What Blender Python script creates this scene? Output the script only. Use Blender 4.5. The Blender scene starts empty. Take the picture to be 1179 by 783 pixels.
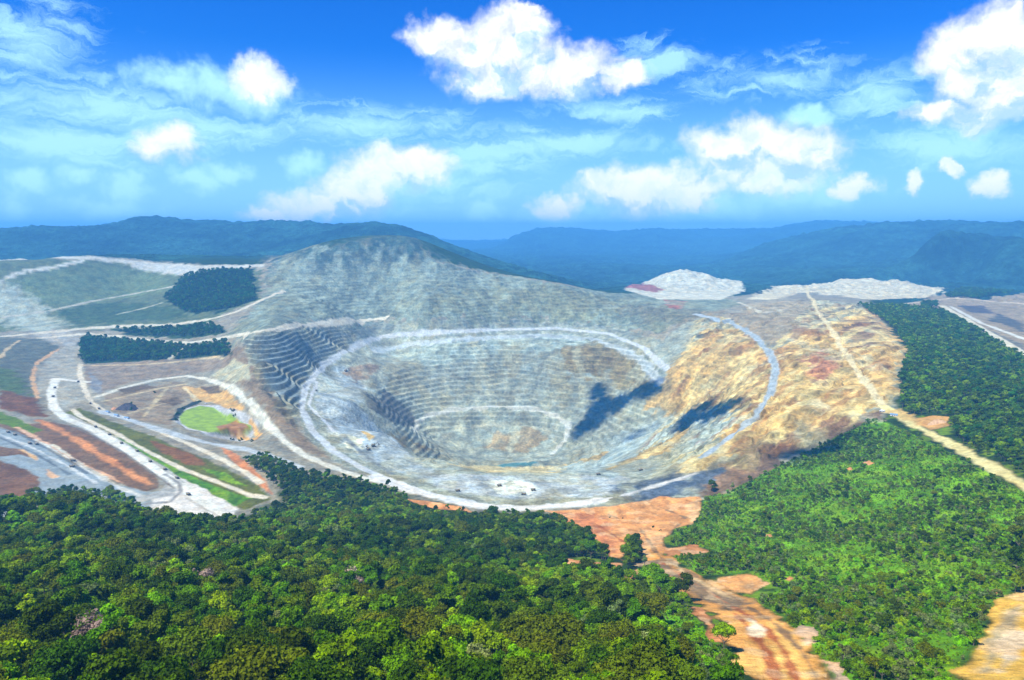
import bpy, bmesh, math, random
import numpy as np
from mathutils import Vector, Matrix

random.seed(7)
rng = np.random.default_rng(11)
S = bpy.context.scene
COL = S.collection
R = math.radians

# ------------------------------------------------------------------ camera
HC = 400.0                      # camera height above the near rim of the pit
F = 842.0                       # focal length in pixels of a 1179 x 783 frame
PITCH = R(8.35)
cam_d = bpy.data.cameras.new("camera")
cam_d.sensor_width = 36.0
cam_d.lens = 36.0 * F / 1179.0
cam_d.clip_start = 1.0
cam_d.clip_end = 60000.0
cam = bpy.data.objects.new("camera", cam_d)
cam.location = (0, 0, HC)
cam.rotation_euler = (math.pi / 2 - PITCH, 0, 0)
COL.objects.link(cam)
S.camera = cam

def ray(u, v):
    """unit direction in the world through a point of the photograph"""
    u = np.asarray(u, float); v = np.asarray(v, float)
    x = (u - 589.5) / F; y = (391.5 - v) / F
    cy, sy = math.cos(PITCH), math.sin(PITCH)
    d = np.stack([x, cy + y * sy, -sy + y * cy], -1)
    return d / np.linalg.norm(d, axis=-1, keepdims=True)

def az_slope(u, v):
    d = ray(u, v)
    return np.arctan2(d[..., 0], d[..., 1]), d[..., 2] / np.hypot(d[..., 0], d[..., 1])

# ------------------------------------------------------------------ noise
def _hash(ix, iy, seed):
    h = (ix.astype(np.int64) * 374761393 + iy.astype(np.int64) * 668265263 + seed * 1442695041) & 0xffffffff
    h = ((h ^ (h >> 13)) * 1274126177) & 0xffffffff
    h = h ^ (h >> 16)
    return (h & 0xffff).astype(np.float32) / 65535.0

def vnoise(x, y, seed=0):
    ix = np.floor(x); iy = np.floor(y)
    fx = (x - ix).astype(np.float32); fy = (y - iy).astype(np.float32)
    ix = ix.astype(np.int64); iy = iy.astype(np.int64)
    fx = fx * fx * (3 - 2 * fx); fy = fy * fy * (3 - 2 * fy)
    a = _hash(ix, iy, seed); b = _hash(ix + 1, iy, seed)
    c = _hash(ix, iy + 1, seed); d = _hash(ix + 1, iy + 1, seed)
    return a + (b - a) * fx + (c - a) * fy + (a - b - c + d) * fx * fy

def fbm(x, y, octaves=4, seed=0, gain=0.5):
    s = 0.0; a = 1.0; t = 0.0
    for k in range(octaves):
        s = s + a * vnoise(x, y, seed + k * 17); t += a
        x = x * 2.03 + 11.3; y = y * 2.03 - 7.1; a *= gain
    return s / t                                  # 0..1

def ridged(x, y, octaves=4, seed=0):
    s = 0.0; a = 1.0; t = 0.0
    for k in range(octaves):
        s = s + a * (1 - np.abs(2 * vnoise(x, y, seed + k * 13) - 1)); t += a
        x = x * 2.1 + 3.7; y = y * 2.1 + 9.2; a *= 0.5
    return s / t

def sstep(a, b, x):
    t = np.clip((x - a) / (b - a), 0, 1)
    return t * t * (3 - 2 * t)

# ------------------------------------------------------------------ survey points of the land: (photo u, photo v, height)
P = []
# foreground hill
P += [(-60, 830, 275), (0, 783, 262), (150, 783, 262), (300, 783, 262), (450, 783, 258), (600, 783, 250), (750, 783, 240), (900, 783, 222),
      (1000, 783, 228), (1179, 783, 240), (1240, 830, 255),
      (0, 680, 200), (150, 690, 205), (300, 690, 190), (450, 690, 175), (600, 690, 160), (750, 690, 135), (850, 690, 130), (1000, 690, 165), (1179, 690, 195),
      (0, 620, 130), (100, 612, 128), (200, 622, 120), (280, 628, 95), (380, 600, 60), (460, 610, 50), (560, 620, 45), (640, 640, 70), (720, 640, 70), (800, 640, 85),
      (900, 620, 80), (1000, 600, 105), (1100, 620, 150), (1179, 620, 165),
      (0, 592, 108), (100, 585, 106), (200, 605, 85), (265, 610, 65),
      (330, 560, 8), (400, 551, 4), (460, 570, 3), (540, 592, 3), (600, 595, 5), (680, 590, 6), (760, 575, 10), (800, 600, 35), (850, 565, 30), (940, 520, 60), (980, 545, 85)]
# the road complex, pond and yard on the near left
P += [(-60, 560, 20), (0, 550, 15), (100, 553, 8), (180, 575, 3), (250, 590, 0), (300, 572, 0), (0, 500, 20), (100, 520, 8), (200, 545, 2), (150, 500, 6), (240, 530, 0),
      (60, 460, 20), (60, 430, 25), (90, 410, 30), (0, 430, 40), (0, 400, 58), (100, 395, 50), (150, 450, 14), (210, 440, 14), (205, 482, -4), (240, 468, -4), (240, 495, -4), (290, 490, -4),
      (262, 430, 36), (300, 480, 10), (320, 510, 4), (270, 445, 28), (285, 460, 20), (200, 412, 45), (262, 408, 60)]
# plateau and hill behind it
P += [(0, 370, 95), (100, 378, 80), (200, 378, 85), (0, 330, 175), (150, 330, 185), (290, 330, 195), (290, 355, 150), (340, 340, 178), (0, 300, 270), (110, 297, 280), (220, 306, 265), (300, 308, 260), (-80, 300, 270), (-80, 370, 95)]
# left wall crest
P += [(280, 392, 104), (300, 381, 130), (340, 375, 125), (400, 370, 100), (440, 367, 84), (293, 424, 68), (308, 452, 42), (322, 476, 24), (333, 494, 12)]
# main ring road
RING = [(600, 581, 0), (540, 577, 0), (500, 570, 0), (460, 558, 0), (420, 541, 0), (385, 520, 0), (360, 497, 2), (347, 470, 5), (352, 445, 8), (372, 420, 14), (405, 400, 23), (440, 387, 33),
        (480, 384, 44), (560, 380, 50), (640, 378, 50), (700, 384, 46), (740, 400, 34), (768, 425, 18)]
P += RING
RROAD = [(800, 362, 122), (840, 370, 115), (870, 388, 105), (888, 408, 97), (893, 425, 90), (888, 450, 76), (872, 478, 60), (845, 500, 45), (810, 525, 28), (770, 548, 14), (720, 566, 6), (660, 578, 2)]
P += RROAD
# far wall and the grey hill above it
P += [(520, 340, 166), (600, 345, 142), (640, 345, 142), (640, 327, 190), (560, 312, 240), (500, 304, 272), (470, 284, 342), (430, 284, 342), (380, 290, 322), (330, 294, 298), (440, 340, 156), (440, 310, 252), (380, 320, 222),
      (540, 362, 102), (640, 362, 94), (480, 362, 106), (700, 345, 130), (700, 337, 145), (740, 346, 130), (760, 370, 95), (800, 385, 85)]
# plain to the right of the crest
P += [(780, 347, 130), (840, 350, 128), (880, 348, 140), (870, 366, 128), (920, 380, 128)]
# right wall and the ridge road
P += [(840, 440, 35), (930, 470, 88), (960, 440, 100), (960, 400, 112), (920, 430, 98), (900, 500, 58), (1020, 470, 102), (1000, 442, 108), (970, 400, 118), (945, 360, 130), (935, 342, 135),
      (1040, 400, 122), (1036, 435, 112), (990, 350, 138), (1060, 487, 108), (1120, 525, 130), (1179, 560, 148)]
# forested back of the ridge and the mine beyond
P += [(1100, 450, 122), (1179, 520, 150), (1179, 450, 132), (1100, 400, 124), (1060, 355, 122), (1100, 358, 105), (1179, 408, 112), (1240, 450, 120), (1179, 370, 100), (1100, 340, 95), (1179, 340, 115)]
P += [(930, 330, 110), (1000, 325, 105), (1060, 328, 95), (1090, 318, 100), (960, 316, 130), (1020, 311, 130)]
# inside of the pit
P += [(590, 565, -5), (590, 546, -13), (500, 556, -6), (430, 522, -14), (400, 470, -12), (390, 440, -4), (420, 412, 12), (470, 540, -14), (450, 503, -28), (490, 527, -26), (540, 541, -22), (640, 547, -16), (680, 560, -8),
      (425, 458, -28), (470, 420, -30),
      (590, 534, -196), (640, 516, -193), (520, 520, -193), (600, 505, -190), (550, 503, -190), (482, 494, -158), (652, 492, -158), (500, 478, -142), (560, 471, -130), (610, 470, -130), (466, 484, -125), (440, 462, -60),
      (520, 440, -74), (600, 432, -64), (600, 402, 4), (520, 405, 0), (660, 410, 0), (680, 445, -75), (720, 440, -55),
      (700, 480, -108), (664, 500, -160), (760, 480, -70), (800, 470, -20), (740, 520, -55), (700, 535, -60), (800, 500, -8), (770, 530, -10), (730, 550, -8)]
# hidden or far land: (photo u, distance, height)
Q = []
for u in (520, 560, 600, 640): Q += [(u, 1480, -110), (u, 1680, -185)]
Q += [(680, 1480, -110), (450, 1700, -130)]
for u, d, z in [(-80, 1010, 18), (0, 1010, 16), (100, 1000, 10), (200, 990, 4), (265, 980, 2)]: Q.append((u, d, z))
for u in (-80, 300, 590, 880, 1260): Q.append((u, 60, 330)); Q.append((u, 20, 345))
# valley behind the crest
for u, d, z in [(680, 3900, 60), (740, 4050, 70), (640, 3600, 120), (560, 4000, 200), (700, 4600, 60), (800, 4900, 60), (900, 4700, 70), (1000, 5000, 80), (1100, 4800, 85), (1179, 4600, 90), (1260, 4400, 100)]: Q.append((u, d, z))
# white tailings heap
P += [(735, 330, 125), (780, 313, 185), (800, 314, 182), (850, 330, 120), (760, 338, 115)]
# left mountain
for u, v, d in [(-120, 272, 7300), (0, 270, 7300), (40, 266, 7300), (100, 267, 7200), (165, 259, 7100), (240, 264, 7000), (300, 265, 6800), (340, 262, 6400), (400, 259, 5900), (450, 258, 5500), (480, 267, 5200), (520, 285, 4800), (560, 300, 4400), (610, 315, 4000), (650, 325, 4050), (690, 333, 3700)]:
    a, s = az_slope(u, v); Q.append((u, d, HC + d * float(s)))
for u, d, z in [(-120, 3500, 285), (0, 3500, 290), (110, 3500, 300), (220, 3450, 285), (300, 3350, 285), (0, 4600, 230), (110, 4600, 240), (220, 4500, 230), (300, 4400, 230), (0, 5800, 280), (165, 5700, 280), (300, 5500, 290), (400, 4600, 300), (450, 4300, 310), (0, 9800, 250), (165, 9600, 250), (300, 9200, 230), (450, 8500, 150), (520, 7000, 150), (560, 6000, 130), (600, 5500, 100), (640, 5200, 80), (480, 8000, 180), (560, 9000, 100)]: Q.append((u, d, z))
# mountains on the right, and the faint range beyond
for u, v, d in [(830, 300, 8600), (870, 283, 8600), (950, 270, 8600), (1010, 260, 8500), (1060, 260, 8300), (1110, 260, 8100), (1150, 268, 7900), (1179, 277, 7700), (1260, 280, 7800),
                (1000, 311, 6300), (1030, 306, 6100), (1090, 296, 5900), (1140, 292, 5800), (1179, 284, 5800), (1260, 268, 5600)]:
    a, s = az_slope(u, v); Q.append((u, d, HC + d * float(s)))
for u, v, d in [(540, 292, 14000), (570, 285, 14000), (620, 266, 14000), (690, 270, 14000), (760, 268, 14300), (830, 269, 14300), (900, 262, 14300), (960, 258, 14300), (450, 290, 14000), (300, 290, 14000)]:
    a, s = az_slope(u, v); Q.append((u, d, HC + d * float(s)))
for u in (0, 300, 500, 600, 700, 800, 900): Q += [(u, 11300, 120)]
for u in (600, 700, 800): Q += [(u, 7500, 80), (u, 9500, 90)]
for u in (-100, 300, 600, 900, 1250): Q += [(u, 18500, 250)]
for u in (900, 1000, 1100, 1179): Q += [(u, 7300, 190), (u, 5200, 95)]

th = []; lr = []; zz = []
for u, v, z in P:
    a, s = az_slope(u, v)
    th.append(float(a)); lr.append(math.log((z - HC) / float(s))); zz.append(z)
for u, d, z in Q:
    a, s = az_slope(u, 400)
    th.append(float(a)); lr.append(math.log(d)); zz.append(z)
th = np.array(th); lr = np.array(lr); zz = np.array(zz)

def kern(dx, dy): return np.sqrt(dx * dx + dy * dy + 0.0012)
n = len(zz)
A = kern(th[:, None] - th[None], lr[:, None] - lr[None])
M = np.zeros((n + 1, n + 1)); M[:n, :n] = A + np.eye(n) * 8e-4; M[n, :n] = 1; M[:n, n] = 1
W = np.linalg.solve(M, np.append(zz, 0))

# ------------------------------------------------------------------ the land as one polar sheet round the viewpoint
TH = np.concatenate([np.linspace(R(-78), R(-43.5), 12), np.linspace(R(-42), R(42), 1001), np.linspace(R(43.5), R(78), 12)])
def steps(a, b, st): return np.exp(np.arange(math.log(a), math.log(b), st))
RR = np.concatenate([steps(12, 150, .06), steps(150, 900, .006), steps(900, 3300, .0016), steps(3300, 19000, .0048), [19000]])
NT, NR = len(TH), len(RR)
T2, R2 = np.meshgrid(TH, RR, indexing='ij')
X2 = R2 * np.sin(T2); Y2 = R2 * np.cos(T2)
te = np.clip(T2, R(-39), R(39)).ravel().astype(np.float32); le = np.log(R2).ravel().astype(np.float32)
Z = np.full(te.shape, W[n], np.float32)
for i in range(n):
    Z += np.float32(W[i]) * kern(te - np.float32(th[i]), le - np.float32(lr[i]))
Z = Z.reshape(NT, NR).astype(np.float64)

SLOPE = None
def refresh():
    """running maximum of the view slope along each column, for finding what a line of sight meets first"""
    global SLOPE
    SLOPE = np.maximum.accumulate((Z - HC) / R2, axis=1)
refresh()
def hit(u, v):
    """where the line of sight through (u, v) meets the land: azimuth, distance"""
    a, s = az_slope(u, v); a = np.atleast_1d(a); s = np.atleast_1d(s)
    out = np.empty(len(a))
    for k in range(len(a)):
        i = int(np.clip(np.searchsorted(TH, a[k]), 1, NT - 1))
        if a[k] - TH[i - 1] < TH[i] - a[k]: i -= 1
        col = SLOPE[i]
        j = int(np.searchsorted(col, s[k]))
        if j >= NR: out[k] = RR[-1]
        elif j == 0: out[k] = RR[0]
        else:
            t = (s[k] - col[j - 1]) / max(col[j] - col[j - 1], 1e-9)
            out[k] = RR[j - 1] + t * (RR[j] - RR[j - 1])
    return a, out
def hit_xy(pts, sub=12.0, closed=False):
    pts = [tuple(map(float, p[:2])) for p in pts]
    if closed: pts = pts + [pts[0]]
    us = []; vs = []
    for (a, b), (c, d) in zip(pts[:-1], pts[1:]):
        m = max(1, int(math.hypot(c - a, d - b) / sub))
        for q in range(m):
            us.append(a + (c - a) * q / m); vs.append(b + (d - b) * q / m)
    if not closed: us.append(pts[-1][0]); vs.append(pts[-1][1])
    a, r = hit(np.array(us), np.array(vs)); r = np.minimum(r, 4700)      # beyond this there is only mountain
    return np.stack([r * np.sin(a), r * np.cos(a)], -1)

def window(xy, pad):
    a = np.arctan2(xy[:, 0], xy[:, 1]); r = np.hypot(xy[:, 0], xy[:, 1])
    rp = pad / r.min()
    i0 = max(0, np.searchsorted(TH, a.min() - rp) - 1); i1 = min(NT, np.searchsorted(TH, a.max() + rp) + 1)
    j0 = max(0, np.searchsorted(RR, r.min() - pad) - 1); j1 = min(NR, np.searchsorted(RR, r.max() + pad) + 1)
    return slice(i0, i1), slice(j0, j1)

WARP = (fbm(X2 / 22, Y2 / 22, 4, 91) - 0.5).astype(np.float32)
def seg_dist(px, py, xy, closed):
    d2 = np.full(px.shape, 1e12, np.float32); ins = np.zeros(px.shape, bool)
    m = len(xy)
    for k in range(m if closed else m - 1):
        ax, ay = xy[k]; bx, by = xy[(k + 1) % m]
        ex, ey = bx - ax, by - ay
        t = np.clip(((px - ax) * ex + (py - ay) * ey) / max(ex * ex + ey * ey, 1e-9), 0, 1)
        d2 = np.minimum(d2, (px - ax - t * ex) ** 2 + (py - ay - t * ey) ** 2)
        if closed and ay != by:
            c = ((ay > py) != (by > py)) & (px < ex * (py - ay) / ey + ax)
            ins ^= c
    return np.sqrt(d2), ins
def poly_mask(pts, feather=8.0, warp=0.0):
    xy = hit_xy(pts, 12, True)
    w = window(xy, feather + warp)
    px = X2[w].astype(np.float32); py = Y2[w].astype(np.float32)
    d, ins = seg_dist(px, py, xy, True)
    sd = np.where(ins, d, -d) + WARP[w] * 2 * warp
    return w, np.clip(sd / max(feather, .1) + 0.5, 0, 1)
def line_mask(pts, width, feather=4.0, warp=0.0):
    xy = hit_xy(pts, 8, False)
    w = window(xy, width + feather + warp)
    px = X2[w].astype(np.float32); py = Y2[w].astype(np.float32)
    d, _ = seg_dist(px, py, xy, False)
    sd = width / 2 - d + WARP[w] * 2 * warp
    return w, np.clip(sd / feather + 0.5, 0, 1)

# ------------------------------------------------------------------ benches cut into the walls
def acc(shape=None): return np.zeros((NT, NR), np.float32)
def put(arr, wm, val=1.0):
    w, m = wm; arr[w] = np.maximum(arr[w], m * val)
T_far, T_left, T_in, T_right, T_hill, ROCK = acc(), acc(), acc(), acc(), acc(), acc()
put(T_left, poly_mask([(276, 394), (300, 384), (345, 378), (420, 376), (400, 397), (370, 418), (352, 440), (344, 470), (340, 490), (318, 478), (300, 450), (288, 420)], 25))
put(T_far, poly_mask([(440, 384), (520, 380), (640, 375), (700, 380), (750, 395), (800, 365), (740, 347), (690, 338), (640, 328), (560, 312), (500, 301), (470, 278), (430, 278), (340, 292), (310, 330), (350, 360), (440, 366)], 60))
put(T_in, poly_mask([(425, 455), (470, 418), (520, 392), (640, 384), (700, 390), (760, 420), (760, 470), (690, 530), (600, 541), (480, 530), (455, 490)], 25))
put(T_right, poly_mask([(780, 420), (800, 370), (845, 355), (930, 345), (990, 352), (1038, 400), (1030, 460), (1005, 475), (940, 512), (860, 538), (790, 540), (730, 525), (770, 480)], 25))
put(ROCK, poly_mask([(276, 394), (340, 372), (310, 330), (330, 285), (470, 272), (560, 308), (700, 335), (830, 340), (990, 348), (1040, 402), (1030, 470), (850, 556), (700, 582), (540, 582), (380, 530), (300, 450)], 20))
w, m = poly_mask([(490, 505), (530, 490), (600, 486), (640, 500), (635, 525), (590, 536), (520, 530)], 30, 10); T_in[w] *= 1 - .85 * m
ND = fbm(X2 / 90, Y2 / 90, 3, 5)
NB = fbm(X2 / 45, Y2 / 45, 4, 33) - .5
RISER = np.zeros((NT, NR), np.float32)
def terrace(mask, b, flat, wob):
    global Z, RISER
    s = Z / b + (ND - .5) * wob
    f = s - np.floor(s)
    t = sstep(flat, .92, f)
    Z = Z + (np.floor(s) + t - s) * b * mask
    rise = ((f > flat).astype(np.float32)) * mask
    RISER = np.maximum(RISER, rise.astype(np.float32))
Z += NB * 16 * np.maximum(T_far, T_in * .8) + (fbm(X2 / 130, Y2 / 130, 3, 71) - .5) * 26 * T_far * (1 - sstep(250, 340, Z) * .7)
terrace(T_left, 10.0, .5, .3)
terrace(T_far * .42, 11.0, .55, 1.3)
terrace(T_in * .72, 10.5, .55, .9)
GA, GP = -.7 * X2 - .71 * Y2, .71 * X2 - .7 * Y2
Z += (ridged(GP / 46 + (fbm(X2 / 90, Y2 / 90, 2, 62) - .5) * 3, GA / 260, 4, 61) - .6) * 24 * T_right
terrace(T_right * .5, 10.0, .55, .9)
# rubble, and the relief of the mountains
Z += NB * 5 * ROCK
MT = sstep(3350, 4000, R2) * (1 - ROCK)
LB = sstep(400, 700, R2)
rid = ridged(X2 / 2200 + .3, Y2 / 2200, 5, 140) - .58
Z += rid * 270 * sstep(5000, 7000, R2) * np.clip((Z - 120) / 150, 0, 1) * (1 - ROCK)
Z += (fbm(X2 / 55, Y2 / 55, 3, 77) - .5) * 4 * LB * (1 - ROCK) * (1 - sstep(3000, 3600, R2))
Z += (fbm(X2 / 60, Y2 / 60, 4, 78) - .5) * 26 * MT * (1 + R2 / 8000)
# the pond lies level in its basin
PONDPX = [(206, 480), (214, 472), (230, 467), (246, 469), (262, 478), (276, 485), (287, 489), (291, 494), (285, 500), (265, 500), (240, 498), (218, 493), (208, 487)]
refresh()
pw, pm = poly_mask(PONDPX, 16)
pm = sstep(0, .6, pm)
Z[pw] = Z[pw] * (1 - pm) + (-4.0) * pm
refresh()

# ------------------------------------------------------------------ what covers the land: base colours
def lin(c):
    c = np.array(c, float) / 255
    return np.where(c <= .04045, c / 12.92, ((c + .055) / 1.055) ** 2.4)
CO = np.zeros((NT, NR, 3), np.float32)
ZONE = np.zeros((NT, NR), np.int8)        # which object of the setting a face belongs to
ZN = ['terrain', 'open_pit', 'haul_road', 'ridge_road', 'dirt_track', 'mountain', 'tailings_heap', 'pond', 'hill_scar', 'distant_mountain', 'plateau']
def paint(wm, c, zone=None, k=1.0):
    w, m = wm; m = m * k
    CO[w] = CO[w] * (1 - m[..., None]) + (lin(c).astype(np.float32)) * m[..., None]
    if zone is not None:
        z = ZONE[w]; z[m > .5] = ZN.index(zone); ZONE[w] = z
def poly(pts, c, feather=10., warp=6., zone=None, k=1.0): paint(poly_mask(pts, feather, warp * 2.2), c, zone, k)
def road(pts, width, c, feather=5., warp=1.5, zone='haul_road', k=1.0): paint(line_mask(pts, width, feather, warp * 2.0), c, zone, k)

FOREST = (42, 66, 20)
CO[:] = lin(FOREST)
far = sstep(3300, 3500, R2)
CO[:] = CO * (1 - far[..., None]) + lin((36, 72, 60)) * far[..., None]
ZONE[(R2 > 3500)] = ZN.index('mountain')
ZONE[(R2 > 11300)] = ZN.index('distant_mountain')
# wide mine ground between the near forest and the mountains
poly([(-250, 600), (-250, 296), (0, 297), (110, 295), (220, 304), (300, 306), (320, 290), (340, 278), (380, 284), (430, 272), (470, 271), (500, 297), (545, 310), (650, 327), (690, 336), (740, 345), (840, 342), (930, 330), (1000, 345),
      (1040, 402), (1020, 480), (940, 515), (855, 556), (800, 575), (650, 592), (540, 588), (400, 552), (320, 545), (330, 575), (265, 600), (150, 580), (0, 590)], (150, 148, 138), 20, 10, 'terrain')
# grey pit and its walls
poly([(340, 470), (352, 440), (372, 416), (405, 395), (440, 382), (520, 376), (640, 372), (705, 378), (760, 395), (800, 362), (840, 366), (890, 400), (935, 345), (990, 350), (1042, 400), (1030, 470), (1005, 478), (940, 515), (855, 555), (800, 572), (700, 582), (600, 588), (520, 580), (440, 556), (380, 530), (350, 500)],
     (168, 170, 160), 15, 5, 'open_pit')
poly([(276, 394), (300, 383), (345, 378), (440, 370), (560, 366), (700, 372), (770, 395), (760, 400), (700, 380), (640, 374), (440, 384), (372, 418), (352, 440), (342, 470), (345, 500), (300, 450)], (152, 156, 150), 10, 4, 'open_pit')
# the grey scar of the far hill
poly([(262, 385), (300, 345), (305, 320), (330, 280), (380, 285), (430, 274), (470, 272), (500, 298), (545, 311), (650, 328), (700, 337), (830, 342), (860, 350), (800, 362), (760, 382), (700, 376), (640, 370), (440, 368), (340, 376), (280, 392)],
     (160, 160, 142), 30, 25, 'hill_scar')
poly([(310, 300), (332, 278), (380, 284), (430, 274), (470, 274), (500, 298), (460, 300), (400, 310), (340, 318)], (132, 134, 128), 80, 50, None, .6)
for q in [[(312, 298), (335, 276), (385, 278), (430, 268), (475, 266), (508, 298), (470, 291), (430, 290), (380, 297)]]: poly(q, (60, 88, 82), 120, 45, None, .8)
poly([(470, 345), (560, 330), (650, 332), (740, 350), (700, 366), (600, 362), (520, 362)], (165, 158, 128), 60, 40)
poly([(700, 350), (770, 352), (830, 360), (800, 372), (740, 372)], (150, 140, 120), 40, 30)
# darker bands and patches in the left wall and floor of the pit
poly([(278, 396), (300, 388), (345, 384), (398, 384), (372, 412), (352, 436), (344, 462), (325, 455), (300, 430)], (128, 138, 146), 12, 5)
poly([(262, 402), (285, 405), (305, 440), (335, 475), (352, 505), (385, 530), (345, 520), (318, 492), (296, 462), (272, 440), (258, 420)], (140, 126, 108), 10, 6)
poly([(420, 452), (442, 447), (470, 470), (482, 488), (470, 492), (440, 480), (422, 468)], (112, 110, 108), 10, 4)
poly([(445, 498), (470, 505), (500, 520), (480, 524), (450, 510)], (150, 134, 105), 8, 5)
poly([(355, 440), (395, 420), (420, 440), (415, 470), (445, 500), (500, 545), (470, 548), (420, 528), (378, 495)], (182, 190, 200), 14, 8)
poly([(470, 545), (600, 548), (700, 545), (760, 555), (690, 572), (600, 575), (510, 566)], (188, 192, 200), 10, 8)
poly([(560, 555), (600, 552), (625, 562), (600, 572), (575, 568)], (235, 234, 228), 6, 6)
poly([(400, 500), (420, 505), (412, 522), (398, 515)], (225, 222, 205), 5, 5)
poly([(415, 496), (432, 502), (425, 508)], (215, 180, 120), 3, 3)
poly([(395, 430), (415, 418), (440, 420), (430, 432), (410, 440)], (160, 138, 118), 8, 8)
poly([(515, 534), (560, 536), (600, 538), (640, 536), (700, 530), (700, 537), (640, 545), (560, 544)], (226, 205, 160), 5, 3)
poly([(440, 410), (520, 392), (640, 384), (690, 390), (640, 404), (560, 410), (500, 422)], (176, 186, 182), 12, 10)
poly([(645, 400), (690, 395), (735, 405), (760, 440), (730, 460), (700, 430), (655, 440)], (160, 142, 105), 12, 12)
poly([(570, 500), (610, 490), (635, 505), (600, 522), (560, 515)], (175, 155, 125), 8, 10)
# ochre wall on the right
OC = (206, 172, 116)
poly([(770, 425), (820, 372), (862, 380), (890, 405), (920, 385), (975, 365), (1000, 355), (1042, 400), (1034, 450), (1005, 478), (940, 505), (870, 545), (830, 520), (800, 480), (740, 470)], OC, 14, 16)
poly([(800, 440), (850, 402), (885, 430), (870, 470), (820, 490), (790, 470)], (218, 190, 136), 16, 20)
poly([(800, 378), (845, 362), (900, 350), (990, 350), (950, 372), (890, 398), (860, 378)], (160, 150, 132), 10, 8)
poly([(970, 375), (1005, 365), (1020, 385), (1000, 402), (975, 395)], (150, 122, 95), 10, 14)
poly([(925, 410), (950, 400), (965, 420), (945, 448), (930, 430)], (178, 125, 98), 10, 14)
poly([(690, 510), (800, 470), (860, 470), (820, 510), (740, 545), (700, 550), (640, 545)], (176, 186, 188), 14, 18)
poly([(700, 560), (760, 548), (830, 530), (880, 515), (850, 550), (790, 572), (730, 580)], (92, 102, 122), 10, 10)  # cloud shade across the near rim, painted into the rock colour
poly([(845, 524), (920, 490), (985, 474), (1012, 476), (1014, 488), (940, 526), (850, 566), (800, 578)], (140, 110, 88), 10, 10, 'open_pit')
for q in [[(700, 540), (760, 510), (800, 485), (770, 520)], [(650, 535), (700, 520), (690, 530)], [(780, 545), (840, 510), (850, 515), (800, 545)]]:
    poly(q, (205, 172, 118), 6, 6)
poly([(566, 536), (590, 533), (620, 532), (612, 536), (580, 538)], (74, 114, 110), 8, 3, 'pond')
# white spoil and the far works
poly([(718, 333), (745, 322), (775, 310), (800, 311), (850, 322), (858, 335), (830, 345), (760, 345)], (205, 205, 190), 15, 10, 'tailings_heap')
poly([(720, 331), (740, 325), (765, 333), (755, 337)], (160, 105, 100), 10, 8)
poly([(765, 345), (790, 347), (785, 356), (770, 355)], (195, 120, 100), 8, 8)
poly([(860, 345), (890, 330), (950, 312), (1000, 307), (1040, 312), (1088, 318), (1085, 335), (1070, 343), (1000, 345), (930, 336), (890, 345)], (212, 205, 180), 20, 18, 'tailings_heap')
poly([(1005, 318), (1050, 322), (1080, 322), (1060, 316), (1010, 313)], (125, 130, 145), 15, 15)
poly([(850, 350), (900, 346), (985, 350), (940, 364), (880, 365)], (168, 160, 142), 15, 14)
poly([(1040, 352), (1085, 338), (1130, 345), (1179, 338), (1300, 330), (1300, 460), (1179, 413), (1110, 364)], (160, 148, 128), 12, 10, 'terrain')
poly([(1100, 352), (1130, 352), (1150, 362), (1120, 360)], (95, 92, 98), 10, 10)
poly([(1135, 368), (1165, 376), (1179, 385), (1179, 372), (1150, 362)], (98, 100, 100), 10, 10)
poly([(1120, 372), (1179, 398), (1179, 412), (1130, 385)], (120, 122, 118), 8, 6)
road([(1085, 352), (1110, 366), (1140, 384), (1179, 407), (1230, 432)], 24, (220, 214, 190))
road([(1095, 353), (1130, 372), (1179, 390), (1230, 405)], 18, (215, 215, 205))
road([(1040, 350), (1100, 343), (1179, 350), (1230, 350)], 20, (205, 190, 165))
# plateau on the far left
poly([(-250, 296), (0, 298), (110, 298), (220, 308), (300, 308), (300, 345), (262, 360), (235, 375), (100, 380), (-250, 388)], (104, 112, 88), 20, 20, 'plateau')
poly([(10, 325), (60, 310), (120, 305), (200, 318), (190, 335), (100, 350), (40, 350)], (112, 124, 96), 30, 20)
poly([(190, 345), (212, 316), (240, 311), (292, 309), (295, 345), (260, 358), (215, 362)], (34, 56, 28), 20, 20)
poly([(-60, 330), (15, 325), (45, 350), (80, 378), (95, 395), (90, 412), (60, 395), (0, 370), (-60, 360)], (170, 172, 172), 40, 20)
poly([(60, 360), (130, 348), (200, 352), (220, 366), (100, 374)], (78, 94, 66), 20, 20)
road([(-60, 300), (0, 300), (60, 296), (110, 297), (150, 302), (220, 308), (300, 306)], 40, (200, 200, 190), 15, 8)
road([(160, 306), (185, 309), (222, 312)], 60, (190, 192, 186), 15, 8)
road([(0, 323), (30, 312), (60, 308), (95, 300)], 22, (205, 205, 195), 10, 5)
road([(0, 366), (30, 362), (60, 357), (110, 346), (160, 337), (200, 330)], 14, (180, 180, 165), 8, 5)
road([(135, 362), (165, 355), (185, 349)], 12, (170, 172, 155), 8, 5)
road([(-40, 392), (0, 388), (60, 382), (100, 378), (150, 375), (200, 374), (240, 368), (270, 360), (300, 346), (325, 335)], 26, (208, 202, 182), 8, 6)
road([(-40, 395), (40, 390), (100, 384), (140, 388), (180, 393), (215, 395), (250, 390), (290, 383), (340, 375), (400, 370), (445, 366)], 18, (212, 206, 186), 6, 4)
poly([(100, 386), (140, 391), (215, 398), (262, 392), (268, 408), (200, 416), (92, 419), (90, 395)], (36, 62, 30), 10, 6)
road([(215, 398), (205, 405), (195, 414)], 10, (190, 185, 165), 5, 3)
poly([(128, 379), (200, 378), (245, 373), (262, 383), (215, 391), (150, 386)], (52, 76, 46), 10, 8)
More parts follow.
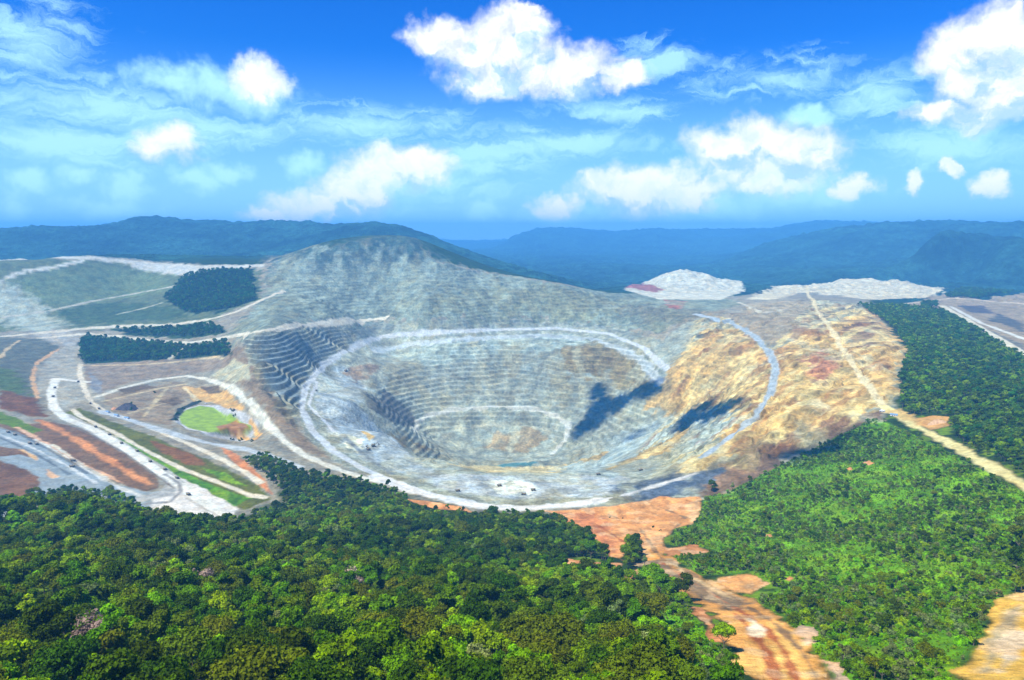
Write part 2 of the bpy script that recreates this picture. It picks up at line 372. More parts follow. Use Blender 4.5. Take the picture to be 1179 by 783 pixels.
# green and brown slopes at the left edge
poly([(-60, 388), (0, 388), (45, 390), (70, 400), (42, 420), (38, 445), (48, 470), (20, 462), (0, 450), (-60, 440)], (106, 112, 102), 14, 10)
poly([(-40, 420), (15, 425), (35, 455), (0, 455)], (88, 108, 66), 20, 16)
poly([(0, 448), (40, 458), (55, 480), (30, 478), (0, 470)], (120, 84, 50), 8, 6)
road([(0, 412), (8, 402), (22, 392)], 10, (200, 180, 140), 4, 3)
road([(68, 402), (42, 418), (37, 436), (44, 458)], 10, (205, 165, 118), 4, 3)
poly([(70, 400), (95, 398), (95, 415), (108, 440), (120, 462), (95, 462), (75, 470), (60, 462), (45, 450), (45, 425)], (166, 166, 158), 8, 5)
poly([(95, 420), (262, 410), (262, 425), (215, 430), (150, 440), (115, 452), (100, 440)], (148, 136, 122), 8, 5)
poly([(102, 428), (118, 440), (116, 455), (106, 448)], (138, 144, 155), 5, 3)
poly([(115, 455), (160, 448), (200, 440), (230, 448), (200, 470), (200, 492), (160, 484), (130, 475)], (150, 136, 116), 8, 6)
poly([(215, 446), (262, 448), (282, 470), (270, 478), (245, 464), (225, 462)], (206, 170, 112), 8, 6)
poly([(270, 412), (285, 420), (290, 440), (270, 440), (240, 434), (262, 420)], (180, 180, 160), 6, 4)
# strips between the roads
poly([(70, 475), (92, 470), (125, 484), (170, 500), (215, 520), (262, 540), (300, 560), (312, 575), (280, 588), (250, 566), (205, 545), (150, 512), (110, 492)], (100, 106, 34), 6, 3)
poly([(125, 500), (150, 508), (190, 530), (230, 552), (262, 565), (290, 573), (268, 584), (235, 565), (190, 540)], (84, 134, 8), 5, 3)
poly([(170, 506), (215, 520), (240, 537), (215, 535), (190, 523)], (136, 94, 48), 6, 4)
poly([(230, 538), (262, 545), (285, 560), (262, 556)], (100, 140, 8), 5, 4)
poly([(255, 515), (275, 525), (300, 548), (315, 570), (300, 560), (275, 540)], (205, 138, 92), 5, 3)
# berm and yard at lower left
poly([(-60, 470), (0, 476), (30, 488), (60, 486), (90, 492), (130, 512), (165, 535), (185, 552), (183, 562), (165, 566), (135, 556), (95, 540), (55, 515), (0, 492), (-60, 480)], (126, 100, 76), 5, 3)
poly([(-60, 470), (0, 474), (30, 486), (48, 495), (35, 500), (0, 486), (-60, 478)], (96, 124, 22), 6, 4)
road([(45, 484), (75, 498), (110, 520), (145, 542), (172, 557)], 14, (214, 148, 96), 8, 4, None)
road([(20, 492), (55, 512), (95, 534), (140, 556)], 8, (216, 176, 150), 5, 3, None)
poly([(-60, 486), (0, 492), (40, 508), (85, 535), (130, 556), (170, 568), (205, 562), (205, 585), (170, 590), (120, 575), (60, 570), (0, 600), (-60, 600)], (150, 162, 168), 6, 3, 'haul_road')
poly([(-60, 512), (0, 514), (28, 517), (42, 528), (20, 524), (0, 526), (-60, 526)], (124, 98, 76), 5, 4, 'terrain')
poly([(-60, 530), (0, 530), (25, 538), (44, 548), (45, 560), (20, 580), (-60, 590)], (124, 94, 72), 5, 4, 'terrain')
road([(25, 518), (36, 524), (42, 530)], 8, (220, 180, 130), 4, 3, None)
road([(55, 541), (62, 550)], 10, (222, 180, 140), 4, 3, None)
# wheel lanes, drains and banks
for k_, q in enumerate([[(-10, 497), (30, 512), (70, 532), (110, 556)], [(0, 504), (40, 522), (80, 546)], [(40, 506), (80, 528), (120, 553), (150, 568)], [(-10, 490), (20, 498), (60, 520), (100, 545)]]):
    road(q, 5, (112, 122, 130) if k_ % 2 else (200, 204, 204), 3, 2, None)
road([(60, 512), (100, 538), (140, 562), (170, 574)], 6, (208, 206, 198), 4, 2, None)
# haul roads
WHITE = (226, 226, 218); CREAM = (222, 212, 190); BLUG = (186, 194, 200)
road([(74, 478), (110, 497), (150, 520), (185, 541), (200, 556), (192, 568), (165, 574)], 24, (172, 172, 168), 5, 1)
poly([(196, 548), (212, 552), (240, 566), (274, 586), (262, 602), (235, 606), (195, 596), (170, 588), (178, 575), (200, 570), (206, 558)], (222, 216, 208), 5, 3, 'haul_road')
road([(100, 440), (64, 436), (59, 452), (62, 469), (76, 482), (107, 494), (142, 514), (176, 537), (205, 556), (232, 576), (252, 592)], 20, WHITE, 5, 1.5)
road([(84, 472), (95, 481), (130, 497), (170, 520), (210, 540), (250, 555), (288, 570), (305, 573)], 11, CREAM, 4, 1.5)
road([(92, 420), (92, 432), (97, 448), (106, 464), (122, 475), (150, 484), (182, 496), (222, 513), (258, 530), (282, 544), (300, 556)], 12, CREAM, 4, 1.5)
road([(118, 474), (160, 487), (200, 500), (240, 510), (285, 518), (315, 527), (345, 538)], 20, BLUG, 6, 2)
road([(112, 457), (140, 447), (180, 437), (215, 433), (240, 437), (265, 446), (285, 461), (305, 485), (325, 506), (350, 524), (390, 541), (440, 556)], 15, (216, 214, 200), 5, 2)
road([(95, 421), (160, 420), (200, 417), (240, 412), (262, 409)], 9, (196, 182, 150), 4, 2, None)
road([(212, 446), (222, 456), (228, 462)], 8, (215, 200, 165), 4, 2, None)
# ruts on the wide road and its dark outer verge
road([(72, 486), (106, 501), (142, 521), (176, 545), (200, 562)], 4, (128, 122, 116), 3, 1, None)
road([(170, 580), (196, 578), (208, 566), (206, 556), (190, 546)], 7, (150, 148, 146), 4, 1.5, None)
road([(80, 478), (112, 492), (146, 511), (180, 534), (212, 556)], 4, (182, 180, 172), 3, 1, None)
road([(215, 574), (240, 588), (258, 598)], 5, (192, 186, 176), 3, 1.5, None)
for q in [[(118, 462), (150, 455), (190, 446), (214, 442)], [(150, 476), (175, 468), (200, 462)], [(165, 480), (185, 455), (192, 447)]]:
    road(q, 7, (190, 178, 148), 5, 3, None)
for q in [[(185, 462), (200, 456), (215, 462), (200, 468)], [(135, 448), (170, 442), (178, 446), (145, 454)], [(232, 446), (250, 444), (258, 452), (240, 454)]]:
    poly(q, (112, 98, 78), 6, 5)
# road round the pond, then the pond itself
road(PONDPX + PONDPX[:1], 26, (190, 192, 196), 6, 2)
poly(PONDPX, (132, 158, 14), 3, .6, 'pond')
poly([(252, 490), (270, 486), (286, 490), (290, 495), (284, 500), (262, 500), (248, 497)], (150, 102, 42), 5, 4, 'pond')
poly([(196, 484), (205, 470), (222, 463), (232, 461), (228, 465), (214, 470), (203, 484)], (52, 62, 60), 5, 3, 'terrain')
road([(288, 486), (300, 500), (294, 506), (275, 504)], 8, (222, 176, 110), 4, .4, None)
# roads of the pit
ROADG = (196, 202, 206)
road(RING[1:], 17, ROADG, 6, 2)
road([(385, 497), (355, 466), (365, 440)], 8, (200, 205, 210), 5, 2)
road([(365, 466), (385, 492), (415, 520), (450, 545)], 10, (160, 165, 172), 5, 2, None)
road([(430, 404), (480, 396), (540, 390), (620, 386), (690, 392), (735, 412), (760, 440)], 24, (186, 196, 198), 12, 6)
road(RROAD[:9], 18, (170, 182, 192), 5, 2)
road([(430, 548), (470, 563), (520, 577), (560, 583), (600, 585), (650, 582), (690, 576)], 24, (228, 226, 222), 10, 4)
road([(680, 577), (715, 571), (760, 558), (800, 545)], 9, (206, 204, 200), 8, 4)
road([(476, 496), (480, 484), (500, 476), (530, 471), (565, 468), (610, 469), (640, 478), (655, 490), (652, 505), (636, 522)], 15, (206, 208, 198), 6, 3)
road([(505, 508), (520, 496), (560, 489), (600, 488), (630, 496), (640, 510)], 9, (196, 194, 180), 5, 3, None)
road([(425, 450), (470, 440), (530, 428), (600, 424), (680, 432), (720, 455)], 8, (190, 196, 192), 6, 4, None)
road([(928, 328), (932, 342), (945, 362), (965, 393), (985, 424), (1004, 450), (1022, 474)], 14, (222, 208, 172), 5, 2, 'ridge_road')
road([(1018, 468), (1050, 488), (1090, 509), (1130, 532), (1179, 558), (1230, 588)], 15, (218, 206, 150), 5, 3, 'ridge_road')
road([(850, 348), (880, 360), (905, 356)], 12, (195, 190, 172), 6, 3)
poly([(1048, 484), (1075, 478), (1092, 480), (1090, 490), (1070, 496)], (206, 160, 100), 6, 3)
poly([(1038, 470), (1050, 478), (1060, 488), (1040, 484), (1022, 474)], (208, 180, 120), 6, 3)
# orange clearing, track and the yellow bank
poly([(470, 575), (500, 578), (530, 583), (545, 590), (500, 586)], (214, 150, 96), 5, 3, 'dirt_track')
OR = (224, 160, 100)
poly([(628, 588), (700, 584), (760, 572), (806, 572), (809, 584), (800, 600), (776, 610), (760, 622), (768, 634), (752, 645), (742, 640), (733, 618), (722, 622), (716, 645), (700, 640), (678, 612), (650, 596)], OR, 5, 4, 'dirt_track')
poly([(640, 590), (690, 590), (715, 635), (700, 640), (676, 612)], (204, 134, 88), 12, 8)
poly([(792, 580), (806, 574), (806, 592), (795, 604)], (226, 178, 128), 5, 4)
poly([(745, 628), (768, 640), (800, 662), (850, 684), (880, 696), (900, 712), (930, 742), (950, 765), (975, 800), (884, 800), (882, 775), (866, 755), (850, 738), (826, 712), (802, 692), (765, 660), (742, 640)], (226, 164, 90), 6, 5, 'dirt_track')
poly([(760, 644), (800, 664), (850, 688), (868, 695), (840, 702), (806, 690), (770, 662), (740, 655), (735, 648)], (140, 118, 92), 6, 4, 'dirt_track')
road([(768, 644), (800, 666), (830, 683), (850, 690)], 7, (196, 170, 130), 4, 2, 'dirt_track')
poly([(888, 715), (915, 735), (940, 765), (960, 800), (900, 800), (885, 755)], (234, 184, 104), 8, 8)
for k_, q in enumerate([[(762, 648), (800, 672), (842, 697), (880, 722), (905, 752), (925, 800)], [(772, 646), (812, 670), (855, 694), (895, 720), (925, 752), (950, 800)], [(846, 706), (868, 728), (884, 752), (900, 800)], [(700, 592), (735, 606), (752, 630), (764, 646)], [(668, 592), (700, 612), (722, 626)], [(760, 584), (790, 596), (770, 614)]]):
    road(q, 2.6, (176, 104, 60) if k_ % 2 == 0 else (152, 120, 86), 2.5, 2.5, None)
poly([(862, 712), (878, 718), (874, 732), (864, 726)], (232, 214, 190), 3, 3)
poly([(918, 718), (938, 722), (942, 735), (928, 742)], (226, 192, 162), 4, 4, 'dirt_track')
poly([(945, 760), (972, 762), (985, 790), (960, 790)], (215, 178, 146), 4, 4, 'dirt_track')
poly([(828, 665), (862, 661), (886, 672), (866, 684), (842, 682)], (220, 160, 100), 4, 3, 'dirt_track')
poly([(764, 632), (800, 626), (822, 636), (790, 639), (768, 640)], (206, 140, 88), 4, 3, 'dirt_track')
poly([(636, 640), (676, 647), (714, 648), (714, 655), (670, 654), (636, 646)], (218, 152, 100), 3, 2, 'dirt_track')
poly([(720, 661), (735, 655), (745, 665), (725, 669)], (206, 140, 92), 3, 2, 'dirt_track')
poly([(796, 695), (812, 704), (832, 728), (822, 738), (806, 716)], (206, 140, 92), 3, 3, 'dirt_track')
poly([(840, 756), (862, 750), (872, 762), (858, 774), (843, 766)], (232, 180, 104), 3, 3, 'dirt_track')
poly([(1200, 675), (1160, 688), (1143, 706), (1138, 730), (1118, 755), (1096, 790), (1090, 820), (1250, 820), (1250, 665)], (224, 180, 84), 5, 4, 'dirt_track')
poly([(1160, 705), (1172, 700), (1160, 735), (1140, 775), (1128, 775), (1142, 735)], (176, 158, 124), 4, 3, 'dirt_track')
poly([(1152, 748), (1172, 728), (1179, 735), (1170, 760), (1150, 775)], (214, 190, 160), 4, 4, 'dirt_track')
for q in [(1000, 533, 8), (979, 540, 5), (886, 617, 5), (880, 672, 5), (909, 666, 4), (1147, 681, 6)]:
    u, v, s = q
    poly([(u - s, v), (u, v - s * .5), (u + s, v), (u, v + s * .5)], (214, 150, 100), 2, 2, 'dirt_track')
# bright scrub ground of the right slope
SCRUB = [(800, 604), (808, 586), (812, 571), (835, 569), (858, 557), (938, 516), (1006, 482), (1030, 490), (1090, 520), (1179, 567), (1300, 620), (1300, 655), (1179, 672), (1150, 686), (1133, 710), (1128, 735), (1088, 790), (1080, 830), (985, 830), (960, 775),
         (905, 712), (872, 694), (892, 680), (886, 668), (862, 658), (828, 662), (808, 662), (772, 642), (825, 641), (825, 632), (772, 628), (778, 612)]
w, m = poly_mask(SCRUB, 6, 3)
notrk = 1 - (ZONE[w] == ZN.index('dirt_track'))
paint((w, m * notrk), (104, 158, 6))
w, m = poly_mask([(820, 640), (905, 600), (1000, 590), (1100, 690), (1000, 735), (930, 715)], 60, 40)
paint((w, m * .6 * (1 - (ZONE[w] == ZN.index('dirt_track')))), (112, 170, 4))

# streaks of broken rock down the walls, pale talus and stained patches
al1, pe1 = Y2, X2
al2, pe2 = -.7 * X2 - .71 * Y2, .71 * X2 - .7 * Y2
def streak(a, p, seed): return fbm(p / 16 + (fbm(X2 / 70, Y2 / 70, 2, seed) - .5) * 5, a / 105, 5, seed, .6) - .5
PITZ = np.isin(ZONE, [ZN.index('open_pit'), ZN.index('hill_scar')]).astype(np.float32)
st1 = streak(al1, pe1, 401); st2 = streak(al2, pe2, 407)
stv = st1 * (1 - T_right) + st2 * T_right
CO *= (1 + PITZ * stv * (1.0 + .9 * T_right))[..., None]
pale = sstep(.56, .70, fbm(X2 / 55, Y2 / 110, 4, 431)) * PITZ * .5
CO = CO * (1 - pale[..., None]) + lin((205, 205, 186)).astype(np.float32) * pale[..., None]
buff = sstep(.54, .68, fbm(X2 / 70, Y2 / 130, 4, 441)) * PITZ * .45
CO = CO * (1 - buff[..., None]) + lin((172, 158, 120)).astype(np.float32) * buff[..., None]
rust = sstep(.54, .66, fbm(pe2 / 30, al2 / 110, 4, 451)) * PITZ * T_right * .55
CO = CO * (1 - rust[..., None]) + lin((158, 108, 70)).astype(np.float32) * rust[..., None]
ltan = sstep(.55, .66, fbm(pe2 / 22, al2 / 120, 4, 461)) * PITZ * T_right * .6
CO = CO * (1 - ltan[..., None]) + lin((236, 214, 160)).astype(np.float32) * ltan[..., None]
MINE = 1 - np.isin(ZONE, [ZN.index('mountain'), ZN.index('distant_mountain')]).astype(np.float32)
CO = CO * (1 + MINE[..., None] * (np.array([-.02, .01, -.08], np.float32)))
for zn_, k_ in (('open_pit', (.66, .69, .60)), ('hill_scar', (.50, .59, .56)), ('terrain', (.80, .76, .64)), ('haul_road', (.80, .79, .73)), ('tailings_heap', (.8, .78, .7)), ('plateau', (.74, .80, .62)), ('ridge_road', (.85, .83, .7)), ('dirt_track', (.88, .84, .72))):
    k3 = np.array(k_, np.float32) * .94
    zz_ = ZONE == ZN.index(zn_)
    if zn_ == 'open_pit': CO[zz_] *= k3 + T_right[zz_][:, None] * np.array([.13, .10, .03], np.float32)
    else: CO[zz_] *= k3
GREEN = ((CO[..., 1] > 1.6 * CO[..., 0]) & (R2 < 1500)).astype(np.float32)
gv = fbm(X2 / 12, Y2 / 16, 5, 491) - .5
CO *= (1 + GREEN * gv * 1.3)[..., None]
yel = sstep(.5, .66, fbm(X2 / 26, Y2 / 30, 4, 495)) * GREEN * .5
CO = CO * (1 - yel[..., None]) + lin((138, 172, 10)).astype(np.float32) * yel[..., None] * .8
DT = np.isin(ZONE, [ZN.index('dirt_track')]).astype(np.float32)
CO *= (1 + DT * (fbm(X2 / 9, Y2 / 22, 4, 471) - .5) * .9)[..., None]
dpl = sstep(.56, .66, fbm(X2 / 14, Y2 / 20, 4, 481)) * DT * .35
CO = CO * (1 - dpl[..., None]) + lin((232, 196, 140)).astype(np.float32) * dpl[..., None]
CO = CO.astype(np.float32)

# ------------------------------------------------------------------ where trees grow
G_TREE, G_SCRUB, G_RIDGE, G_FAR = acc(), acc(), acc(), acc()
put(G_TREE, poly_mask([(-300, 640), (-20, 584), (30, 574), (62, 566), (122, 566), (160, 582), (186, 600), (250, 612), (278, 606), (300, 592), (324, 580), (322, 564), (300, 545), (264, 520), (284, 520), (304, 524), (330, 538), (345, 546), (400, 554), (450, 566), (470, 580),
                       (520, 592), (560, 598), (632, 597), (655, 606), (682, 625), (700, 645), (640, 640), (640, 648), (672, 656), (715, 657), (722, 670), (748, 668), (796, 694), (806, 716), (822, 740), (842, 758), (846, 772), (865, 800), (865, 850), (-300, 850)], 4, 2))
put(G_TREE, poly_mask([(718, 645), (726, 625), (738, 640), (735, 652), (722, 658)], 2, 2))
put(G_SCRUB, poly_mask(SCRUB, 4, 2))
put(G_RIDGE, poly_mask([(988, 352), (1010, 353), (1050, 354), (1088, 360), (1130, 384), (1179, 414), (1300, 470), (1300, 606), (1179, 546), (1112, 512), (1092, 494), (1095, 482), (1075, 476), (1048, 480), (1037, 468), (1036, 440), (1046, 404), (1024, 374)], 4, 3))
for q in [[(100, 388), (140, 393), (215, 400), (262, 394), (268, 407), (200, 414), (93, 417), (92, 397)], [(190, 345), (212, 318), (240, 313), (290, 311), (294, 345), (260, 357), (215, 361)], [(132, 381), (200, 380), (245, 376), (258, 383), (215, 389), (150, 385)],
          [(1088, 342), (1110, 332), (1179, 322), (1250, 320), (1250, 336), (1179, 336), (1120, 344)], [(1060, 351), (1078, 348), (1080, 354), (1062, 355)]]:
    put(G_FAR, poly_mask(q, 8, 5))
LIME = [(748, 692), (790, 700), (806, 718), (824, 742), (842, 762), (850, 783), (862, 830), (800, 830), (786, 780), (764, 735)]
w, m = poly_mask(LIME, 3, 3); G_TREE[w] *= (m < .5); put(G_SCRUB, (w, m)); paint((w, m * (ZONE[w] != ZN.index('dirt_track'))), (96, 156, 6))
FILL = ((np.abs(T2) > R(36.2)) & (R2 < 950) & (R2 > 50)) | ((R2 > 50) & (R2 < 225) & (T2 < R(14)))      # the wood goes on beyond the picture
G_TREE[FILL & (ZONE == 0)] = 1; G_SCRUB[FILL] = 0
BARE = np.isin(ZONE, [ZN.index('dirt_track'), ZN.index('ridge_road')])
HAULV = (ZONE == ZN.index('haul_road'))
CLEAR = acc()
for q in [[(840, 752), (872, 752), (885, 840), (850, 840)], [(632, 640), (676, 647), (716, 648), (720, 666), (700, 668), (660, 664), (632, 655)], [(470, 575), (545, 590), (548, 600), (470, 588)], [(790, 692), (812, 702), (836, 730), (836, 750), (815, 742), (800, 720)]]:
    put(CLEAR, poly_mask(q, 2, 1))
for g in (G_TREE, G_SCRUB, G_RIDGE): g[BARE] = 0
G_TREE[CLEAR > .5] = 0
G_FAR[HAULV] = 0
# tufts that grow on the clearing
def ground_z(x, y):
    a = np.arctan2(x, y); r = np.hypot(x, y)
    fi = np.interp(a, TH, np.arange(NT)); fj = np.interp(r, RR, np.arange(NR))
    i = np.clip(fi.astype(int), 0, NT - 2); j = np.clip(fj.astype(int), 0, NR - 2)
    s = fi - i; t = fj - j
    return Z[i, j] * (1 - s) * (1 - t) + Z[i + 1, j] * s * (1 - t) + Z[i, j + 1] * (1 - s) * t + Z[i + 1, j + 1] * s * t
def lookup(arr, x, y):
    a = np.arctan2(x, y); r = np.hypot(x, y)
    i = np.clip(np.rint(np.interp(a, TH, np.arange(NT))).astype(int), 0, NT - 1)
    j = np.clip(np.rint(np.interp(r, RR, np.arange(NR))).astype(int), 0, NR - 1)
    return arr[i, j]
def at(u, v):
    """the point of the land seen at (u, v)"""
    a, r = hit(np.array([u]), np.array([v]))
    x = float(r[0] * math.sin(a[0])); y = float(r[0] * math.cos(a[0]))
    return Vector((x, y, float(ground_z(np.array([x]), np.array([y]))[0])))
def photo_uv(x, y, z):
    cy, sy = math.cos(PITCH), math.sin(PITCH)
    dz = z - HC
    f = y * cy - dz * sy; up = y * sy + dz * cy
    return 589.5 + F * x / f, 391.5 - F * up / f

# ------------------------------------------------------------------ materials
def nm(name):
    m = bpy.data.materials.new(name); m.use_nodes = True
    nt = m.node_tree; nt.nodes.clear()
    return m, nt
class NB_:
    def __init__(s, nt): s.nt = nt
    def n(s, t, **k):
        nd = s.nt.nodes.new(t)
        for a, b in k.items(): setattr(nd, a, b)
        return nd
    def l(s, a, b): s.nt.links.new(a, b)
    def val(s, sock, v):
        if isinstance(v, bpy.types.NodeSocket): s.l(v, sock)
        else: sock.default_value = v
    def math(s, op, a, b=0.0, c=None, clamp=False):
        nd = s.n('ShaderNodeMath', operation=op, use_clamp=clamp)
        s.val(nd.inputs[0], a); s.val(nd.inputs[1], b)
        if c is not None: s.val(nd.inputs[2], c)
        return nd.outputs[0]
    def vmath(s, op, a, b=None, out=0):
        nd = s.n('ShaderNodeVectorMath', operation=op)
        s.val(nd.inputs[0], a)
        if b is not None: s.val(nd.inputs[1], b)
        return nd.outputs[out]
    def ramp(s, f, lo, hi, a=0.0, b=1.0, smooth=True):
        nd = s.n('ShaderNodeMapRange', interpolation_type='SMOOTHSTEP' if smooth else 'LINEAR')
        s.val(nd.inputs[0], f)
        nd.inputs[1].default_value = lo; nd.inputs[2].default_value = hi; nd.inputs[3].default_value = a; nd.inputs[4].default_value = b
        return nd.outputs[0]
    def noise(s, vec, scale, detail=4, rough=.55, dist=0.0, dims='3D'):
        nd = s.n('ShaderNodeTexNoise', noise_dimensions=dims)
        if vec is not None: s.l(vec, nd.inputs['Vector'])
        nd.inputs['Scale'].default_value = scale; nd.inputs['Detail'].default_value = detail
        nd.inputs['Roughness'].default_value = rough; nd.inputs['Distortion'].default_value = dist
        return nd.outputs[0]
    def mixc(s, f, a, b, mode='MIX'):
        nd = s.n('ShaderNodeMix', data_type='RGBA', blend_type=mode)
        s.val(nd.inputs[0], f); s.val(nd.inputs[6], a); s.val(nd.inputs[7], b)
        return nd.outputs[2]
    def out(s, sh):
        o = s.n('ShaderNodeOutputMaterial'); s.l(sh, o.inputs[0])
    def principled(s, col, rough=.9, spec=.2, normal=None, metal=0.0):
        p = s.n('ShaderNodeBsdfPrincipled')
        s.val(p.inputs['Base Color'], col); s.val(p.inputs['Roughness'], rough); s.val(p.inputs['Metallic'], metal)
        p.inputs['Specular IOR Level'].default_value = spec
        if normal is not None: s.l(normal, p.inputs['Normal'])
        return p.outputs[0]

def ground_material(name, fine=6.0, var=.35, strata=0.0, bump=1.0, sat_noise=.25, big=45.0):
    m, nt = nm(name); b = NB_(nt)
    pos = b.n('ShaderNodeTexCoord').outputs['Object']
    at_ = b.n('ShaderNodeAttribute', attribute_name='cover').outputs['Color']
    n1 = b.noise(pos, 1 / big, 5, .6)
    n2 = b.noise(pos, 1 / fine, 4, .65)
    sq = b.vmath('MULTIPLY', pos, (1, 1, 4.0))
    n3 = b.noise(sq, 1 / 30.0, 4, .6, 1.0)
    k = b.math('MULTIPLY', b.ramp(n1, .3, .7, 1 - var, 1 + var), b.ramp(n2, .25, .75, 1 - var, 1 + var))
    if strata:
        k = b.math('MULTIPLY', k, b.ramp(n3, .35, .65, 1 - strata, 1 + strata))
    c = b.mixc(1.0, at_, k, 'MULTIPLY')
    # patches of browner and greyer stone
    tint = b.mixc(b.ramp(b.noise(pos, 1 / 28.0, 4, .7, .6), .3, .7), (1.12, 1.0, .82, 1), (.9, 1.0, 1.1, 1))
    c = b.mixc(sat_noise, c, b.mixc(1.0, c, tint, 'MULTIPLY'))
    bp = b.n('ShaderNodeBump'); bp.inputs['Strength'].default_value = .8; bp.inputs['Distance'].default_value = 3.0 * bump
    b.l(b.math('ADD', n2, b.math('MULTIPLY', n3, 1.2 if strata else .2)), bp.inputs['Height'])
    b.out(b.principled(c, .95, .1, bp.outputs[0]))
    return m
M_pit = ground_material('pit_rock', 7.0, .33, .07, 1.1, .85, 34)
M_ground = ground_material('bare_ground', 7.0, .28, 0, .6, .95, 30)
M_road = ground_material('road_gravel', 5.0, .2, 0, .3, .5, 18)
M_soil = ground_material('laterite_soil', 4.0, .25, 0, .8, .8, 25)
M_mtn = ground_material('wooded_mountain', 60.0, .62, .25, 14.0, .3, 380.0)
M_pond, nt = nm('algae_pond'); b = NB_(nt)
pc = b.n('ShaderNodeAttribute', attribute_name='cover').outputs['Color']
pn = b.noise(b.n('ShaderNodeTexCoord').outputs['Object'], 1 / 14.0, 4, .6)
b.out(b.principled(b.mixc(1.0, pc, b.ramp(pn, .3, .7, .75, 1.25), 'MULTIPLY'), .45, .3))

# ------------------------------------------------------------------ build the land, split into its named pieces
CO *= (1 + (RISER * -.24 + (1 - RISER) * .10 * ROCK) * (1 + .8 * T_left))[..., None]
VX = np.stack([X2, Y2, Z], -1).reshape(-1, 3).astype(np.float32)
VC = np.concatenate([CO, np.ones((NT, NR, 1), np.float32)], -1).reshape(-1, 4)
idx = np.arange(NT * NR, dtype=np.int64).reshape(NT, NR)
quads = np.stack([idx[:-1, :-1], idx[:-1, 1:], idx[1:, 1:], idx[1:, :-1]], -1)[:, :, ::-1].reshape(-1, 4)
fz = ZONE[:-1, :-1].reshape(-1)
def np_mesh(name, V, Q4, colors=None, attr='cover', smooth=True):
    me = bpy.data.meshes.new(name)
    me.vertices.add(len(V)); me.vertices.foreach_set('co', np.ascontiguousarray(V, np.float32).ravel())
    k = Q4.shape[1]
    me.loops.add(Q4.size); me.loops.foreach_set('vertex_index', Q4.astype(np.int32).ravel())
    me.polygons.add(len(Q4)); me.polygons.foreach_set('loop_start', np.arange(0, Q4.size, k, dtype=np.int32))
    if smooth: me.polygons.foreach_set('use_smooth', np.ones(len(Q4), bool))
    me.update(calc_edges=True)
    if colors is not None:
        ca = me.color_attributes.new(attr, 'FLOAT_COLOR', 'POINT'); ca.data.foreach_set('color', np.ascontiguousarray(colors, np.float32).ravel())
    return me
# one normal field for the whole sheet, so the pieces meet without a seam
dXi = np.gradient(np.stack([X2, Y2, Z], -1), axis=0); dXj = np.gradient(np.stack([X2, Y2, Z], -1), axis=1)
NRM = np.cross(dXi, dXj); NRM /= np.linalg.norm(NRM, axis=-1, keepdims=True)
NRM[NRM[..., 2] < 0] *= -1
NRM = NRM.reshape(-1, 3).astype(np.float32)
ZMAT = {'terrain': M_ground, 'open_pit': M_pit, 'haul_road': M_road, 'ridge_road': M_road, 'dirt_track': M_soil, 'mountain': M_mtn, 'tailings_heap': M_ground, 'pond': M_pond, 'hill_scar': M_pit,
        'distant_mountain': M_mtn, 'plateau': M_ground}
for k, zn in enumerate(ZN):
    q = quads[fz == k]
    if not len(q): continue
    used, inv = np.unique(q, return_inverse=True)
    me = np_mesh(zn, VX[used], inv.reshape(-1, 4), VC[used])
    me.normals_split_custom_set_from_vertices(NRM[used])
    me.materials.append(ZMAT[zn])
    o = bpy.data.objects.new(zn, me); COL.objects.link(o); o['kind'] = 'structure'

# ------------------------------------------------------------------ trees and shrubs
TONES = {'dark green': (.055, .108, .002), 'mid green': (.105, .200, .000), 'bright green': (.190, .330, .000), 'olive': (.125, .170, .004), 'pale grey-green': (.170, .225, .055), 'pinkish beige': (.36, .27, .19),
         'grassy green': (.200, .400, .001), 'blue-green': (.062, .165, .014)}
def leaf_material(name, c):
    m, nt = nm(name); b = NB_(nt)
    rnd = b.n('ShaderNodeObjectInfo').outputs['Random']
    pos = b.n('ShaderNodeTexCoord').outputs['Object']
    n1 = b.noise(pos, .55, 3, .6)
    k = b.math('MULTIPLY', b.ramp(rnd, 0, 1, .75, 1.28, False), b.ramp(n1, .27, .73, .38, 1.55))
    hue = b.n('ShaderNodeHueSaturation'); hue.inputs['Color'].default_value = (*c, 1)
    b.l(b.ramp(b.math('FRACT', b.math('MULTIPLY', rnd, 7.3)), 0, 1, .475, .525, False), hue.inputs['Hue'])
    col = b.mixc(1.0, hue.outputs[0], k, 'MULTIPLY')
    d = b.n('ShaderNodeBsdfDiffuse'); b.l(col, d.inputs[0])
    t = b.n('ShaderNodeBsdfTranslucent'); b.l(b.mixc(1.0, col, (1.1, 1.25, .5, 1), 'MULTIPLY'), t.inputs[0])
    mx = b.n('ShaderNodeMixShader'); mx.inputs[0].default_value = .17
    b.l(d.outputs[0], mx.inputs[1]); b.l(t.outputs[0], mx.inputs[2]); b.out(mx.outputs[0])
    return m
M_leaf = {k: leaf_material('leaf_' + k.replace(' ', '_').replace('-', '_'), c) for k, c in TONES.items()}
M_bark, nt = nm('bark'); b = NB_(nt)
b.out(b.principled(b.mixc(b.noise(b.n('ShaderNodeTexCoord').outputs['Object'], 3.0), (.10, .075, .05, 1), (.22, .18, .14, 1)), .9))

